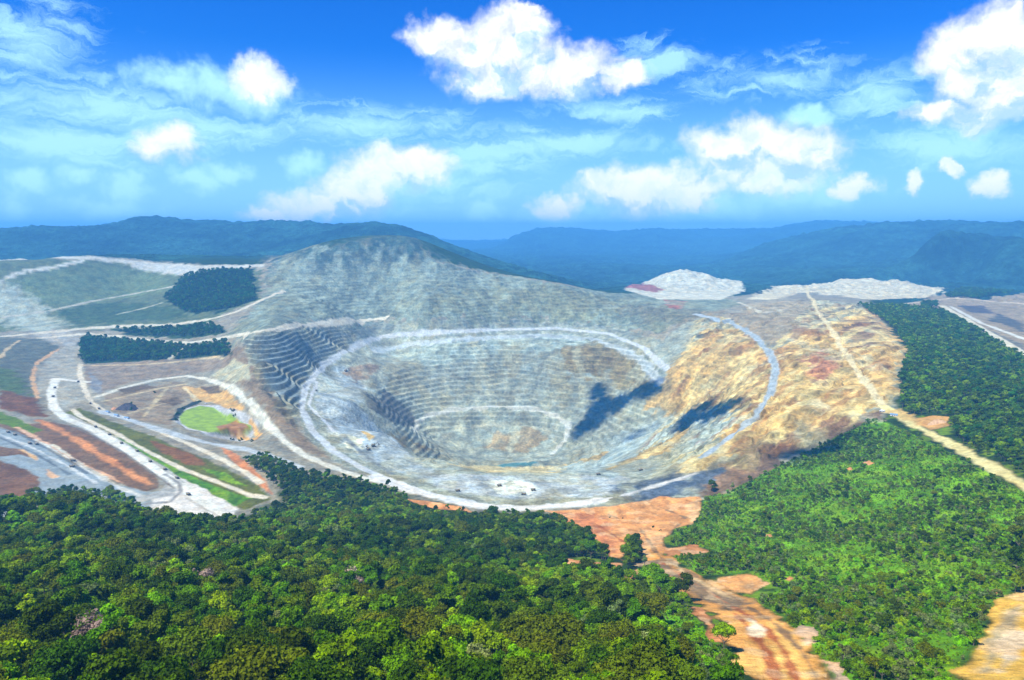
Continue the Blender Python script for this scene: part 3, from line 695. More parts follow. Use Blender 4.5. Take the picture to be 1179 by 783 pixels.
def crown_arrays(seed, rx, rz, zc, lobes, per, leaf):
    """a crown as leaf sprays spread over uneven lobes: verts and quads"""
    g = np.random.default_rng(seed)
    V = []
    for k in range(lobes):
        a = g.uniform(0, 2 * math.pi); q = math.sqrt(g.uniform(0.02, 1)); h = g.uniform(-.55, .8)
        c = np.array([math.cos(a) * q * rx * .74 * (1 - .45 * max(h, 0)), math.sin(a) * q * rx * .74 * (1 - .45 * max(h, 0)), zc + h * rz * .95])
        rl = rx * g.uniform(.26, .46)
        d = g.normal(size=(per, 3)); d /= np.linalg.norm(d, axis=1, keepdims=True)
        d[:, 2] = np.where(d[:, 2] < -.35, -d[:, 2], d[:, 2])
        rad = rl * (1 - g.uniform(0, 1, (per, 1)) ** 2 * .55) * (1 + .25 * np.sin(d[:, :1] * 7 + k) * np.cos(d[:, 1:2] * 6))
        p = c + d * rad * np.array([1, 1, .8])
        nrm = d + g.normal(size=(per, 3)) * .55; nrm /= np.linalg.norm(nrm, axis=1, keepdims=True)
        t = np.cross(nrm, g.normal(size=(per, 3))); t /= np.linalg.norm(t, axis=1, keepdims=True)
        bt = np.cross(nrm, t)
        s = leaf * g.uniform(.6, 1.35, (per, 1)); w = s * g.uniform(.5, .9, (per, 1))
        V.append(np.stack([p - t * s, p - bt * w, p + t * s, p + bt * w + nrm * s * .2], 1))
    V = np.concatenate(V).reshape(-1, 3)
    V[:, 2] = np.maximum(V[:, 2], .1)
    return V.astype(np.float32), np.arange(len(V)).reshape(-1, 4)
def trunk_bm(seed, h, r, spread):
    g = random.Random(seed); bm = bmesh.new()
    def limb(a, b_, r0, r1, n=6):
        ax = (b_ - a).normalized(); s = ax.orthogonal().normalized(); t = ax.cross(s)
        ra = [bm.verts.new(a + (s * math.cos(i * 2 * math.pi / n) + t * math.sin(i * 2 * math.pi / n)) * r0) for i in range(n)]
        rb = [bm.verts.new(b_ + (s * math.cos(i * 2 * math.pi / n) + t * math.sin(i * 2 * math.pi / n)) * r1) for i in range(n)]
        for i in range(n): bm.faces.new((ra[i], ra[(i + 1) % n], rb[(i + 1) % n], rb[i]))
        bm.faces.new(rb)
    mid = Vector((g.uniform(-.3, .3), g.uniform(-.3, .3), h * .55))
    limb(Vector((0, 0, -1.5)), mid, r, r * .65)
    for k in range(5):
        a = k * 1.26 + g.uniform(-.4, .4)
        limb(mid - Vector((0, 0, g.uniform(0, h * .1))), Vector((math.cos(a) * spread * .6, math.sin(a) * spread * .6, h * g.uniform(.75, .98))), r * .5, r * .15, 5)
    return bm
def bm_mesh(name, bm, mat):
    me = bpy.data.meshes.new(name); bm.normal_update(); bm.to_mesh(me); bm.free(); me.materials.append(mat); return me

KINDS = []       # (tone, is_shrub, crown mesh, trunk mesh, joined mesh)
def make_kind(seed, tone, shrub=False, rx=5.5, rz=4.2, lobes=10, per=420, leaf=.34):
    g = random.Random(seed)
    h = (rx * .35 if shrub else 7.5)
    V, Qd = crown_arrays(seed, rx, rz, h + (.3 * rz if shrub else rz * .45), lobes, per, leaf)
    cm = np_mesh('foliage' if shrub else 'crown', V, Qd, smooth=False); cm.materials.append(M_leaf[tone])
    tm = bm_mesh('stem' if shrub else 'trunk', trunk_bm(seed, h * (1.3 if shrub else 1.15), .12 if shrub else .34, rx), M_bark)
    n0 = len(V)
    tv = np.array([v.co[:] for v in tm.vertices], np.float32); tq = np.array([[*p.vertices] for p in tm.polygons if len(p.vertices) == 4])
    jm = np_mesh('tree_joined', np.concatenate([V, tv]), np.concatenate([Qd, tq + n0]), smooth=False)
    jm.materials.append(M_leaf[tone]); jm.materials.append(M_bark)
    mi = np.zeros(len(Qd) + len(tq), np.int32); mi[len(Qd):] = 1; jm.polygons.foreach_set('material_index', mi)
    KINDS.append((tone, shrub, cm, tm, jm)); return len(KINDS) - 1
TK = [make_kind(101, 'dark green'), make_kind(102, 'dark green', rx=6.6, rz=5.2, lobes=13), make_kind(103, 'mid green', lobes=8), make_kind(104, 'mid green', rx=4.2, rz=5.6, lobes=9), make_kind(105, 'bright green', lobes=9),
      make_kind(106, 'bright green', rx=6.4, rz=3.0, lobes=8), make_kind(107, 'olive', rx=6.8, rz=3.4, lobes=12), make_kind(108, 'olive', rx=5.2, rz=4.0, lobes=8), make_kind(109, 'pale grey-green', rx=4.6, rz=5.0, lobes=7)]
SK = [make_kind(121, 'grassy green', True, 2.6, 1.5, 6, 260, .21), make_kind(122, 'grassy green', True, 3.0, 1.2, 7, 260, .21), make_kind(123, 'mid green', True, 2.7, 1.9, 6, 260, .21), make_kind(124, 'pale grey-green', True, 2.4, 1.9, 5, 260, .21),
      make_kind(125, 'bright green', True, 2.8, 1.6, 6, 260, .21), make_kind(126, 'dark green', True, 2.7, 1.8, 6, 260, .21)]
RK = [make_kind(131, 'blue-green'), make_kind(132, 'blue-green', rx=6.4, rz=4.2, lobes=10)]
PK = make_kind(141, 'pinkish beige', rx=5.6, rz=3.6, lobes=9, per=200, leaf=.3)

def scatter(mask, spacing, rmin, rmax, azlim=R(41), seed=3):
    g = np.random.default_rng(seed)
    xs = np.arange(-rmax * math.sin(azlim), rmax * math.sin(azlim), spacing); ys = np.arange(rmin * math.cos(azlim), rmax, spacing)
    X, Y = np.meshgrid(xs, ys); X = X.ravel() + g.uniform(-.46, .46, X.size) * spacing; Y = Y.ravel() + g.uniform(-.46, .46, Y.size) * spacing
    r = np.hypot(X, Y); a = np.abs(np.arctan2(X, Y)); k = (r > rmin) & (r < rmax) & (a < azlim)
    X, Y = X[k], Y[k]
    k = lookup(mask, X, Y) > .5
    X, Y = X[k], Y[k]
    for back in ((7, 14, 21) if spacing > 6 else (3, 6)):        # crowns do not lean out over the bare tracks
        f = 1 + back / np.hypot(X, Y); k = ~lookup(BARE, X * f, Y * f)
        X, Y = X[k], Y[k]
    return X, Y
def choose(w, kinds, g, n):
    w = np.array(w, float); return np.array(kinds)[g.choice(len(kinds), n, p=w / w.sum())]

stand = []       # x, y, kind, scale, rotation
g = np.random.default_rng(21)
X, Y = scatter(G_TREE, 7.6, 50, 1330, R(62), seed=31)
keep = g.random(len(X)) < np.where(np.hypot(X, Y) < 520, .86, 1); X, Y = X[keep], Y[keep]
big = fbm(X / 60, Y / 60, 3, 201); r_ = np.hypot(X, Y)
kd = choose([2, 2, 3, 3, 2.2, 1.6, 1.8, 1.8, .5], TK, g, len(X))
kd = np.where((big < .40) & (g.random(len(X)) < .6), choose([1, 1], TK[:2], g, len(X)), kd)
kd = np.where((big > .58) & (g.random(len(X)) < .6), choose([2, 2, 1], TK[4:7], g, len(X)), kd)
kd = np.where((r_ < 420) & (g.random(len(X)) < .16), choose([1, 1], TK[6:8], g, len(X)), kd)
sc = (.50 + .80 * g.random(len(X)) ** 1.8) * (.85 + .4 * fbm(X / 35, Y / 35, 2, 77))
sc = np.where(r_ > 850, np.minimum(sc, 1.05), sc * 1.08)
stand.append((X, Y, kd, sc, 'tree'))
X, Y = scatter(G_SCRUB, 4.6, 150, 1350, seed=32)
big = fbm(X / 45, Y / 45, 3, 301)
keep = g.random(len(X)) < np.where(big > .54, .35, .9); X, Y, big = X[keep], Y[keep], big[keep]
kd = choose([3.5, 3.5, 2.2, 1.4, 2.6, .5], SK, g, len(X))
kd = np.where((big < .44) & (g.random(len(X)) < .55), choose([2.4, 1.6, .7], [SK[2], SK[3], SK[5]], g, len(X)), kd)
sc = .5 + 1.0 * g.random(len(X)) ** 2.2
stand.append((X, Y, kd, sc, 'shrub'))
X, Y = scatter(G_SCRUB, 3.4, 150, 1200, seed=39)
kd = choose([3, 1.5, 1.5, 1, 1.5, .6], SK, g, len(X)); tufts = (X, Y, kd, .16 + .2 * g.random(len(X)))
X, Y = scatter(G_SCRUB, 13, 200, 1350, seed=35)
keep = fbm(X / 45, Y / 45, 3, 301) < .52; X, Y = X[keep], Y[keep]
kd = choose([.5, .5, 2, 2, 1.6, 1.4, .7, .7, 1.6], TK, g, len(X)); stand.append((X, Y, kd, .32 + .4 * g.random(len(X)), 'small'))
X, Y = scatter(G_RIDGE, 9.5, 700, 3400, seed=33)
big = fbm(X / 80, Y / 80, 3, 207)
kd = choose([1, 1, 3, 3, 1.6, 1.3, 2, 2], TK[:6] + RK, g, len(X)); kd = np.where((big > .54) & (g.random(len(X)) < .6), choose([2, 1, 1], TK[3:6], g, len(X)), kd); stand.append((X, Y, kd, .6 + .75 * g.random(len(X)) ** 1.5, 'ridge'))
X, Y = scatter(G_FAR, 13, 1500, 7000, seed=34)
kd = choose([2, 2, 1, 3, 3], TK[:3] + RK, g, len(X)); stand.append((X, Y, kd, .9 + .6 * g.random(len(X)), 'far'))

def label_obj(o, label, cat, group=None):
    o['label'] = label; o['category'] = cat
    if group: o['group'] = group
def plant(kind, x, y, s, rot, name, label, cat, group=None, sink=.3):
    tone, shrub, cm, tm, jm = KINDS[kind]
    r = bpy.data.objects.new(name, None); r.empty_display_size = 1
    r.location = (x, y, float(ground_z(np.array([x]), np.array([y]))[0]) - sink * s); r.rotation_euler = (0, 0, rot); r.scale = (s, s, s)
    COL.objects.link(r); label_obj(r, label, cat, group)
    for me, nme in ((cm, 'foliage' if shrub else 'crown'), (tm, 'stem' if shrub else 'trunk')):
        c = bpy.data.objects.new(nme, me); c.parent = r; COL.objects.link(c)
    return r

# pale trees and trees of the brink that stand out one by one
for u, v, k, s, lab in [(410, 692, PK, 1.75, 'pale pinkish bare-looking tree in the middle of the green forest'), (124, 766, PK, 1.7, 'pinkish beige bare-looking tree low in the dark left part of the forest'),
                        (233, 686, PK, 1.5, 'pinkish beige tree among green crowns below the white road end')]:
    p = at(u, v); plant(k, p.x, p.y, s, u * .7, 'bare_tree', lab, 'tree', 'pale bare trees in the forest')
for u, v, k, s, lab in [(448, 563, TK[0], 1.15, 'dark tree rising above the forest edge against the pale ring road'), (515, 590, TK[3], .85, 'thin tree standing alone before the orange bank of the brink'),
                        (534, 591, TK[0], .75, 'small dark tree between the orange bank and the tall brink tree'), (568, 600, TK[1], 1.5, 'tallest dark tree on the brink of the pit'),
                        (592, 600, TK[3], 1.25, 'green tree on the brink just beside the tallest dark one'), (607, 600, TK[2], .9, 'smaller green tree on the brink beside the orange clearing'),
                        (735, 640, TK[8], 1.0, 'grey-green tree standing in the middle of the orange clearing'), (724, 634, TK[7], .8, 'olive tree at the near edge of the orange clearing'),
                        (742, 652, TK[8], .8, 'pale tree above the fork of the orange track'), (820, 566, TK[1], 1.2, 'dark tree at the top corner of the orange clearing'), (843, 566, TK[8], 1.0, 'pale tree on the forest edge under the dark foot of the ochre wall')]:
    p = at(u, v); plant(k, p.x, p.y, s, u * .37, 'edge_tree', lab, 'tree')
for u, v, s, lab in [(752, 607, .9, 'lone green shrub on the orange clearing'), (760, 611, .7, 'smaller green shrub beside the lone one on the orange clearing'), (702, 596, .6, 'tiny shrub tuft in the orange clearing below the white road'), (717, 597, .55, 'second tiny tuft on the orange clearing, nearer the centre'),
                     (1058, 352, 1.6, 'dark shrub clump beside the white far works')]:
    p = at(u, v); plant(SK[5], p.x, p.y, s, u, 'clearing_shrub', lab, 'shrub')

for i, (u, v, s) in enumerate([(203, 484, 2.0), (205, 477, 2.2), (211, 471, 1.8), (230, 463, 1.7), (270, 478, 1.5), (277, 507, 1.9), (267, 506, 1.6), (150, 472, 2.2), (143, 469, 2.0), (150, 466, 2.4), (178, 452, 1.6), (290, 508, 1.4)]):
    p = at(u, v); plant(SK[5], p.x, p.y, s, u, 'pond_shrub', 'dark round shrub on the banks between the green pond and the works yard', 'shrub', 'dark shrubs around the green pond')

ORD = ['leftmost', 'second', 'third', 'fourth', 'fifth', 'sixth', 'seventh', 'eighth', 'ninth', 'tenth', 'eleventh', 'twelfth', 'thirteenth', 'fourteenth', 'fifteenth', 'sixteenth', 'seventeenth', 'eighteenth', 'nineteenth', 'twentieth']
def ordinal(i): return ORD[i] if i < len(ORD) else str(i + 1) + 'th'
rest = {'forest': [], 'scrub': [], 'ridge_forest': [], 'far_woods': []}
def individuals(X, Y, kd, sc, hh, count, name, cat, group, zones, bands):
    z = ground_z(X, Y) + hh * sc
    u, v = photo_uv(X, Y, z); dist = np.sqrt(X * X + Y * Y + (z - HC) ** 2)
    seen = (u > 4) & (u < 1175) & (v < 778) & (v > 250)
    order = np.argsort(np.where(seen, -sc / dist, 1))[:count]
    cells = {}
    for i in order:
        zone = next(t for lim, t in zones if u[i] < lim); band = next(t for lim, t in bands if v[i] > lim)
        cells.setdefault((KINDS[kd[i]][0], band, zone), []).append(i)
    for (tone, band, zone), ids in cells.items():
        ids.sort(key=lambda i: u[i])
        for q, i in enumerate(ids):
            if len(ids) == 1: lab = f'only {tone} {cat} {band} {zone}'
            else: lab = f'{tone} {cat} {band} {zone}, {ordinal(q)}{" of its colour" if q == 0 else " from left"}'
            plant(int(kd[i]), float(X[i]), float(Y[i]), float(sc[i]), float(i) * 1.7, name, lab, cat, group)
    m = np.ones(len(X), bool); m[order] = False
    return m
(X, Y, kd, sc, _), (X2_, Y2_, kd2, sc2, _), s3, s4, s5 = stand
m = individuals(X, Y, kd, sc, 9.0, 300, 'forest_tree', 'tree', 'nearest trees of the forest in front of the pit',
                [(130, 'by the left corner'), (290, 'below the white road end'), (440, 'below the pale bare tree'), (600, 'under the pit brink trees'), (720, 'under the orange clearing'), (2000, 'beside the orange track')],
                [(752, 'in lowest row'), (722, 'in second row up'), (692, 'in third row up'), (662, 'in fourth row up'), (0, 'in upper rows')])
rest['forest'].append((X[m], Y[m], kd[m], sc[m]))
m = individuals(X2_, Y2_, kd2, sc2, 2.0, 300, 'shrub', 'shrub', 'nearest shrubs of the green slope on the right',
                [(930, 'by the orange track'), (1000, 'right of the yellow bank'), (1060, 'mid slope'), (1110, 'left of the tan bank'), (2000, 'above the tan bank')],
                [(752, 'in lowest row'), (728, 'in second row up'), (704, 'in third row up'), (680, 'in fourth row up'), (0, 'in upper rows')])
rest['scrub'].append((X2_[m], Y2_[m], kd2[m], sc2[m]))
rest['scrub'].append(s3[:4]); rest['scrub'].append(tufts); rest['ridge_forest'].append(s4[:4]); rest['far_woods'].append(s5[:4])

pc_ = bpy.data.collections.new('tree_kinds')          # the kinds the far trees are copied from; not part of the scene itself
for k, (tone, shrub, cm, tm, jm) in enumerate(KINDS):
    o = bpy.data.objects.new('tree_kind_%02d' % k, jm); pc_.objects.link(o)
def wood(name, sets, label, cat):
    X = np.concatenate([s[0] for s in sets]); Y = np.concatenate([s[1] for s in sets]); kd = np.concatenate([s[2] for s in sets]); sc = np.concatenate([s[3] for s in sets])
    me = bpy.data.meshes.new(name); me.vertices.add(len(X))
    me.vertices.foreach_set('co', np.stack([X, Y, ground_z(X, Y) - .3 * sc], -1).astype(np.float32).ravel())
    for nme, typ, dat in (('kind', 'INT', kd.astype(np.int32)), ('size', 'FLOAT', sc.astype(np.float32)), ('turn', 'FLOAT', (np.arange(len(X)) * 2.399 % 6.283).astype(np.float32))):
        me.attributes.new(nme, typ, 'POINT').data.foreach_set('value', dat)
    o = bpy.data.objects.new(name, me); COL.objects.link(o); o['kind'] = 'stuff'; o['label'] = label; o['category'] = cat
    ng = bpy.data.node_groups.new(name, 'GeometryNodeTree')
    ng.interface.new_socket('Geometry', in_out='INPUT', socket_type='NodeSocketGeometry'); ng.interface.new_socket('Geometry', in_out='OUTPUT', socket_type='NodeSocketGeometry')
    N = ng.nodes; L = ng.links
    gi = N.new('NodeGroupInput'); go = N.new('NodeGroupOutput'); ip = N.new('GeometryNodeInstanceOnPoints'); ci = N.new('GeometryNodeCollectionInfo')
    ci.inputs['Collection'].default_value = pc_; ci.inputs['Separate Children'].default_value = True; ci.inputs['Reset Children'].default_value = True
    ip.inputs['Pick Instance'].default_value = True
    def na(nme, typ):
        a = N.new('GeometryNodeInputNamedAttribute'); a.data_type = typ; a.inputs['Name'].default_value = nme; return a.outputs[0]
    cx = N.new('ShaderNodeCombineXYZ'); L.new(na('turn', 'FLOAT'), cx.inputs[2])
    L.new(gi.outputs[0], ip.inputs['Points']); L.new(ci.outputs[0], ip.inputs['Instance']); L.new(na('kind', 'INT'), ip.inputs['Instance Index'])
    L.new(cx.outputs[0], ip.inputs['Rotation']); L.new(na('size', 'FLOAT'), ip.inputs['Scale']); L.new(ip.outputs[0], go.inputs[0])
    o.modifiers.new('wood', 'NODES').node_group = ng
    print(name, len(X))
wood('forest', rest['forest'], 'dense green forest covering the slope in front of the pit', 'forest')
wood('scrub', rest['scrub'], 'bright green scrub covering the slope right of the orange track', 'scrub')
wood('ridge_forest', rest['ridge_forest'], 'dark green forest on the far side of the ridge road', 'forest')
wood('far_woods', rest['far_woods'], 'dark distant woods beside the upper mine roads', 'forest')
# ------------------------------------------------------------------ vehicles, sheds and heaps
def flat(name, c, rough=.6, metal=0.0):
    m, nt = nm(name); b = NB_(nt)
    k = b.ramp(b.noise(b.n('ShaderNodeTexCoord').outputs['Object'], 1.2, 4, .6), .3, .7, .75, 1.2)
    b.out(b.principled(b.mixc(1.0, (*c, 1), k, 'MULTIPLY'), rough, .3, None, metal)); return m
M_steel = flat('dusty_dark_steel', (.16, .16, .165)); M_tyre = flat('tyre_rubber', (.06, .06, .062), .9); M_glass = flat('cab_glass', (.03, .04, .05), .15)
M_yel = flat('dull_yellow_paint', (.26, .22, .12)); M_white = flat('white_paint', (.75, .75, .73)); M_bluer = flat('blue_sheet_roof', (.16, .30, .42)); M_load = flat('grey_ore', (.25, .25, .24), .95); M_dkred = flat('dull_red_paint', (.2, .06, .05))
def box(bm, c, s, taper=1.0, shift=(0, 0)):
    x, y, z = c; a, d, h = s[0] / 2, s[1] / 2, s[2] / 2
    vs = []
    for zz_, t, sx, sy in ((-h, 1, 0, 0), (h, taper, shift[0], shift[1])):
        for px, py in ((-a, -d), (a, -d), (a, d), (-a, d)): vs.append(bm.verts.new((x + px * t + sx, y + py * t + sy, z + zz_)))
    for f in ((3, 2, 1, 0), (4, 5, 6, 7), (0, 1, 5, 4), (1, 2, 6, 5), (2, 3, 7, 6), (3, 0, 4, 7)): bm.faces.new([vs[i] for i in f])
def wheel(bm, x, y, r, w, n=14):
    ra = [[bm.verts.new((x + r * math.cos(2 * math.pi * i / n), y + s * w / 2, r + r * math.sin(2 * math.pi * i / n))) for i in range(n)] for s in (-1, 1)]
    for i in range(n): bm.faces.new((ra[0][i], ra[0][(i + 1) % n], ra[1][(i + 1) % n], ra[1][i]))
    bm.faces.new(ra[0][::-1]); bm.faces.new(ra[1])
def part_set(kind):
    out = []
    def add(nme, fn, mat):
        bm = bmesh.new(); fn(bm); bmesh.ops.recalc_face_normals(bm, faces=bm.faces)
        out.append((nme, bm_mesh(nme, bm, mat)))
    if kind == 'dump_truck':
        add('chassis', lambda bm: (box(bm, (0, 0, 1.7), (9.2, 2.2, .9)), box(bm, (4.3, 0, 1.9), (1.2, 3.8, 1.6))), M_steel)
        def bed(bm):
            pr = [(-5.2, 3.0), (-4.6, 2.6), (1.6, 2.6), (2.3, 4.6), (5.0, 5.0), (5.0, 5.2), (2.0, 5.0), (-5.4, 4.9)]
            L_ = [[bm.verts.new((x, s * 2.6, z)) for x, z in pr] for s in (-1, 1)]
            bm.faces.new(L_[0]); bm.faces.new(L_[1][::-1])
            for i in range(len(pr)): j = (i + 1) % len(pr); bm.faces.new((L_[0][i], L_[1][i], L_[1][j], L_[0][j]))
        add('dump_bed', bed, M_yel)
        add('load', lambda bm: box(bm, (-1.7, 0, 5.15), (6.2, 4.4, .9), .55), M_load)
        add('cab', lambda bm: box(bm, (3.6, 1.1, 3.4), (1.7, 1.8, 1.7), .9), M_steel)
        add('windscreen', lambda bm: box(bm, (4.46, 1.1, 3.55), (.08, 1.4, .9)), M_glass)
        for x in (3.3, -2.6):
            for s in (-1, 1): add('wheel', lambda bm, x=x, s=s: wheel(bm, x, s * 1.95, 1.45, 1.1), M_tyre)
    elif kind == 'pickup_truck':
        add('body', lambda bm: (box(bm, (0, 0, 1.0), (5.4, 2.0, .8)), box(bm, (-1.7, 0, 1.5), (1.9, 1.9, .35))), M_white)
        add('cab', lambda bm: box(bm, (.4, 0, 1.75), (2.2, 1.8, .8), .8), M_white)
        add('windscreen', lambda bm: box(bm, (1.5, 0, 1.7), (.5, 1.5, .5), .7, (-.2, 0)), M_glass)
        for x in (1.7, -1.7):
            for s in (-1, 1): add('wheel', lambda bm, x=x, s=s: wheel(bm, x, s * .95, .5, .35), M_tyre)
    elif kind == 'excavator':
        for s in (-1, 1): add('crawler_track', lambda bm, s=s: box(bm, (0, s * 2.0, .8), (6.5, 1.0, 1.6), .92), M_tyre)
        add('house', lambda bm: box(bm, (-.8, 0, 2.9), (5.0, 3.8, 2.2), .94), M_yel)
        add('cab', lambda bm: box(bm, (1.6, 1.2, 3.5), (1.8, 1.4, 2.2), .9), M_glass)
        def boom(bm):
            for (x0, z0), (x1, z1) in (((1.5, 3.0), (5.5, 6.2)), ((5.5, 6.2), (8.6, 3.6))):
                t = math.atan2(z1 - z0, x1 - x0); nx, nz = -math.sin(t) * .4, math.cos(t) * .4
                L_ = [[bm.verts.new((x, s * .4, z)) for x, z in ((x0 - nx, z0 - nz), (x1 - nx, z1 - nz), (x1 + nx, z1 + nz), (x0 + nx, z0 + nz))] for s in (-1, 1)]
                bm.faces.new(L_[0]); bm.faces.new(L_[1][::-1])
                for i in range(4): j = (i + 1) % 4; bm.faces.new((L_[0][i], L_[1][i], L_[1][j], L_[0][j]))
        add('boom', boom, M_yel)
        add('bucket', lambda bm: box(bm, (8.6, 0, 2.6), (1.8, 2.0, 1.8), .75, (.3, 0)), M_steel)
    elif kind == 'site_shed':
        add('wall', lambda bm: box(bm, (0, 0, 1.5), (12, 6, 3)), M_white)
        def roof(bm):
            pr = [(-3.5, 3.02), (3.5, 3.02), (0, 4.6)]
            L_ = [[bm.verts.new((s * 6.5, y, z)) for y, z in pr] for s in (-1, 1)]
            bm.faces.new(L_[0]); bm.faces.new(L_[1][::-1])
            for i in range(3): j = (i + 1) % 3; bm.faces.new((L_[0][i], L_[1][i], L_[1][j], L_[0][j]))
        add('roof', roof, M_bluer)
        add('door', lambda bm: box(bm, (-2, -3.03, 1.1), (1.4, .06, 2.2)), M_steel)
        for x in (1, 4): add('window', lambda bm, x=x: box(bm, (x, -3.03, 1.7), (1.5, .06, 1.0)), M_glass)
    return out
PROTO = {}
def put_thing(kind, u, v, rot, label, cat, group=None, s=1.0):
    if kind not in PROTO: PROTO[kind] = part_set(kind)
    p = at(u, v)
    r = bpy.data.objects.new(kind, None); r.location = p; r.scale = (s, s, s); COL.objects.link(r)
    e = 4.0; x = np.array([p.x + e, p.x - e, p.x, p.x]); y = np.array([p.y, p.y, p.y + e, p.y - e]); zq = ground_z(x, y)
    nrm = Vector((-(zq[0] - zq[1]) / (2 * e), -(zq[2] - zq[3]) / (2 * e), 1)).normalized()
    fwd = Vector((math.cos(rot), math.sin(rot), 0)); fwd = (fwd - nrm * fwd.dot(nrm)).normalized(); left = nrm.cross(fwd)
    if kind == 'site_shed': r.rotation_euler = (0, 0, rot)
    else: r.rotation_euler = Matrix((fwd, left, nrm)).transposed().to_euler()
    label_obj(r, label, cat, group)
    for nme, me in PROTO[kind]:
        c = bpy.data.objects.new(nme, me); c.parent = r; COL.objects.link(c)
    return r
G1 = 'haul trucks on the mine roads'
W = 'on the white haul road'
for u, v, rot, lab in [(217, 570, -.6, 'dump truck on the wide white road end nearest the forest'), (204, 551, -.7, f'dump truck {W}, just behind the one at its wide end'), (190, 541, -.7, f'dump truck {W}, above the end of the orange berm'),
                       (173, 532, -.7, f'dump truck {W}, halfway along the bright green strip'), (158, 520, -.7, f'dump truck {W}, at the upper tip of the bright green strip'), (140, 511, -.7, f'dump truck {W}, fifth of the line counted from its tail'),
                       (126, 501, -.7, f'dump truck {W}, fourth of the line counted from its tail'), (110, 492, -.6, f'dump truck {W}, just below the road bend'), (61, 457, -1.5, f'dump truck {W}, on the inside of the tight bend'), (63, 447, -1.5, f'dump truck {W}, highest on the tight bend'),
                       (90, 440, -1.4, 'dump truck on the narrow road coming down to the works yard'), (104, 465, -1.0, 'dump truck at the foot of the narrow road above the works sheds'), (114, 471, -.8, 'dump truck beside the works sheds, left of them'),
                       (9, 498, 2.5, 'dump truck leading the pair at the left edge of the grey yard'), (17, 501, 2.5, 'dump truck following in the pair at the left edge of the grey yard'), (34, 511, 2.5, 'dump truck behind in the upper pair of the grey yard'), (42, 512, 2.5, 'dump truck in front in the upper pair of the grey yard'),
                       (84, 531, .1, 'dump truck in the middle of the grey yard, farther of two side by side'), (83, 538, .1, 'dump truck in the middle of the grey yard, nearer of two side by side'),
                       (527, 566, .2, 'dump truck on the pale rim road left of the white dust patch'), (575, 560, .3, 'dump truck on the far side of the white dust patch'), (614, 565, .1, 'dump truck at the right end of the white dust patch'), (603, 570, 3.0, 'dump truck on the near side of the white dust patch'),
                       (738, 542, .5, 'dump truck on the blue-grey bench right of the pit floor'), (689, 547, .4, 'dump truck on the bench below the ochre streaks'), (364, 450, 1.9, 'dump truck on the left ring road beside the striped wall')]:
    put_thing('dump_truck', u, v, rot, lab, 'truck', G1, .75)
for u, v, rot, lab in [(398, 427, 1.0, 'excavator on the pale left bench of the pit'), (430, 514, .5, 'excavator at the lower left corner of the pit benches'), (424, 518, 2.2, 'excavator beside its twin at the lower left pit corner, nearer'),
                       (269, 473, 2.5, 'excavator on the bank behind the green pond')]:
    put_thing('excavator', u, v, rot, lab, 'excavator', 'excavators in the mine', 1.25)
for u, v, rot, lab in [(124, 475, -.5, 'small blue roofed shed of the works yard, leftmost'), (134, 479, -.4, 'small blue roofed shed of the works yard, in the middle'), (146, 482, -.3, 'small blue roofed shed of the works yard, rightmost'),
                       (1029, 479, -.5, 'blue roofed shed beside the ridge road at the forest edge')]:
    put_thing('site_shed', u, v, rot, lab, 'shed', 'blue roofed sheds', .9)
put_thing('pickup_truck', 1016, 474, 2.2, 'white pickup truck beside the blue shed on the ridge road', 'truck', None, 1.6)
put_thing('pickup_truck', 237, 465, .3, 'pickup truck on the road behind the green pond', 'truck', None, 1.2)

def heap(name, u, v, rx, ry, h, mat, label):
    p = at(u, v); bm = bmesh.new(); rings = 10; seg = 36; prev = None
    for k in range(rings + 1):
        t = k / rings; row = []
        for i in range(seg):
            a = 2 * math.pi * i / seg; rr = 1 - t
            wob = 1 + .14 * math.sin(3 * a + u) + .08 * math.sin(7 * a + v)
            x, y = rx * rr * wob * math.cos(a), ry * rr * wob * math.sin(a)
            gz = float(ground_z(np.array([p.x + x]), np.array([p.y + y]))[0]) - p.z
            row.append(bm.verts.new((x, y, gz - .6 + h * (1 - rr ** 1.6) * (1 + .12 * math.sin(5 * a + k)))))
            if k == rings: break
        if prev and k < rings:
            for i in range(seg): bm.faces.new((prev[i], prev[(i + 1) % seg], row[(i + 1) % seg], row[i]))
        elif prev:
            for i in range(seg): bm.faces.new((prev[i], prev[(i + 1) % seg], row[0]))
        prev = row
    for f in bm.faces: f.smooth = True
    me = bm_mesh(name, bm, mat); o = bpy.data.objects.new(name, me); o.location = p; COL.objects.link(o); label_obj(o, label, 'heap')
def soil(name, c1, c2):
    m, nt = nm(name); b = NB_(nt); pos = b.n('ShaderNodeTexCoord').outputs['Object']
    n1 = b.noise(pos, .25, 5, .65); bp = b.n('ShaderNodeBump'); bp.inputs['Distance'].default_value = 1.5; b.l(n1, bp.inputs['Height'])
    b.out(b.principled(b.mixc(b.ramp(n1, .35, .65), (*c1, 1), (*c2, 1)), .95, .1, bp.outputs[0])); return m
heap('spoil_heap', 147, 470, 22, 26, 12, soil('dark_spoil', (.045, .05, .055), (.09, .075, .07)), 'dark grey rounded spoil heap beside the works sheds')
heap('soil_heap', 132, 471, 8, 9, 5, soil('orange_soil', (.5, .24, .1), (.6, .33, .16)), 'small orange soil heap left of the dark spoil heap')
heap('soil_heap', 1078, 487, 14, 11, 6, soil('tan_soil', (.45, .27, .13), (.6, .4, .2)), 'tan soil heap beside the ridge road against the dark forest')
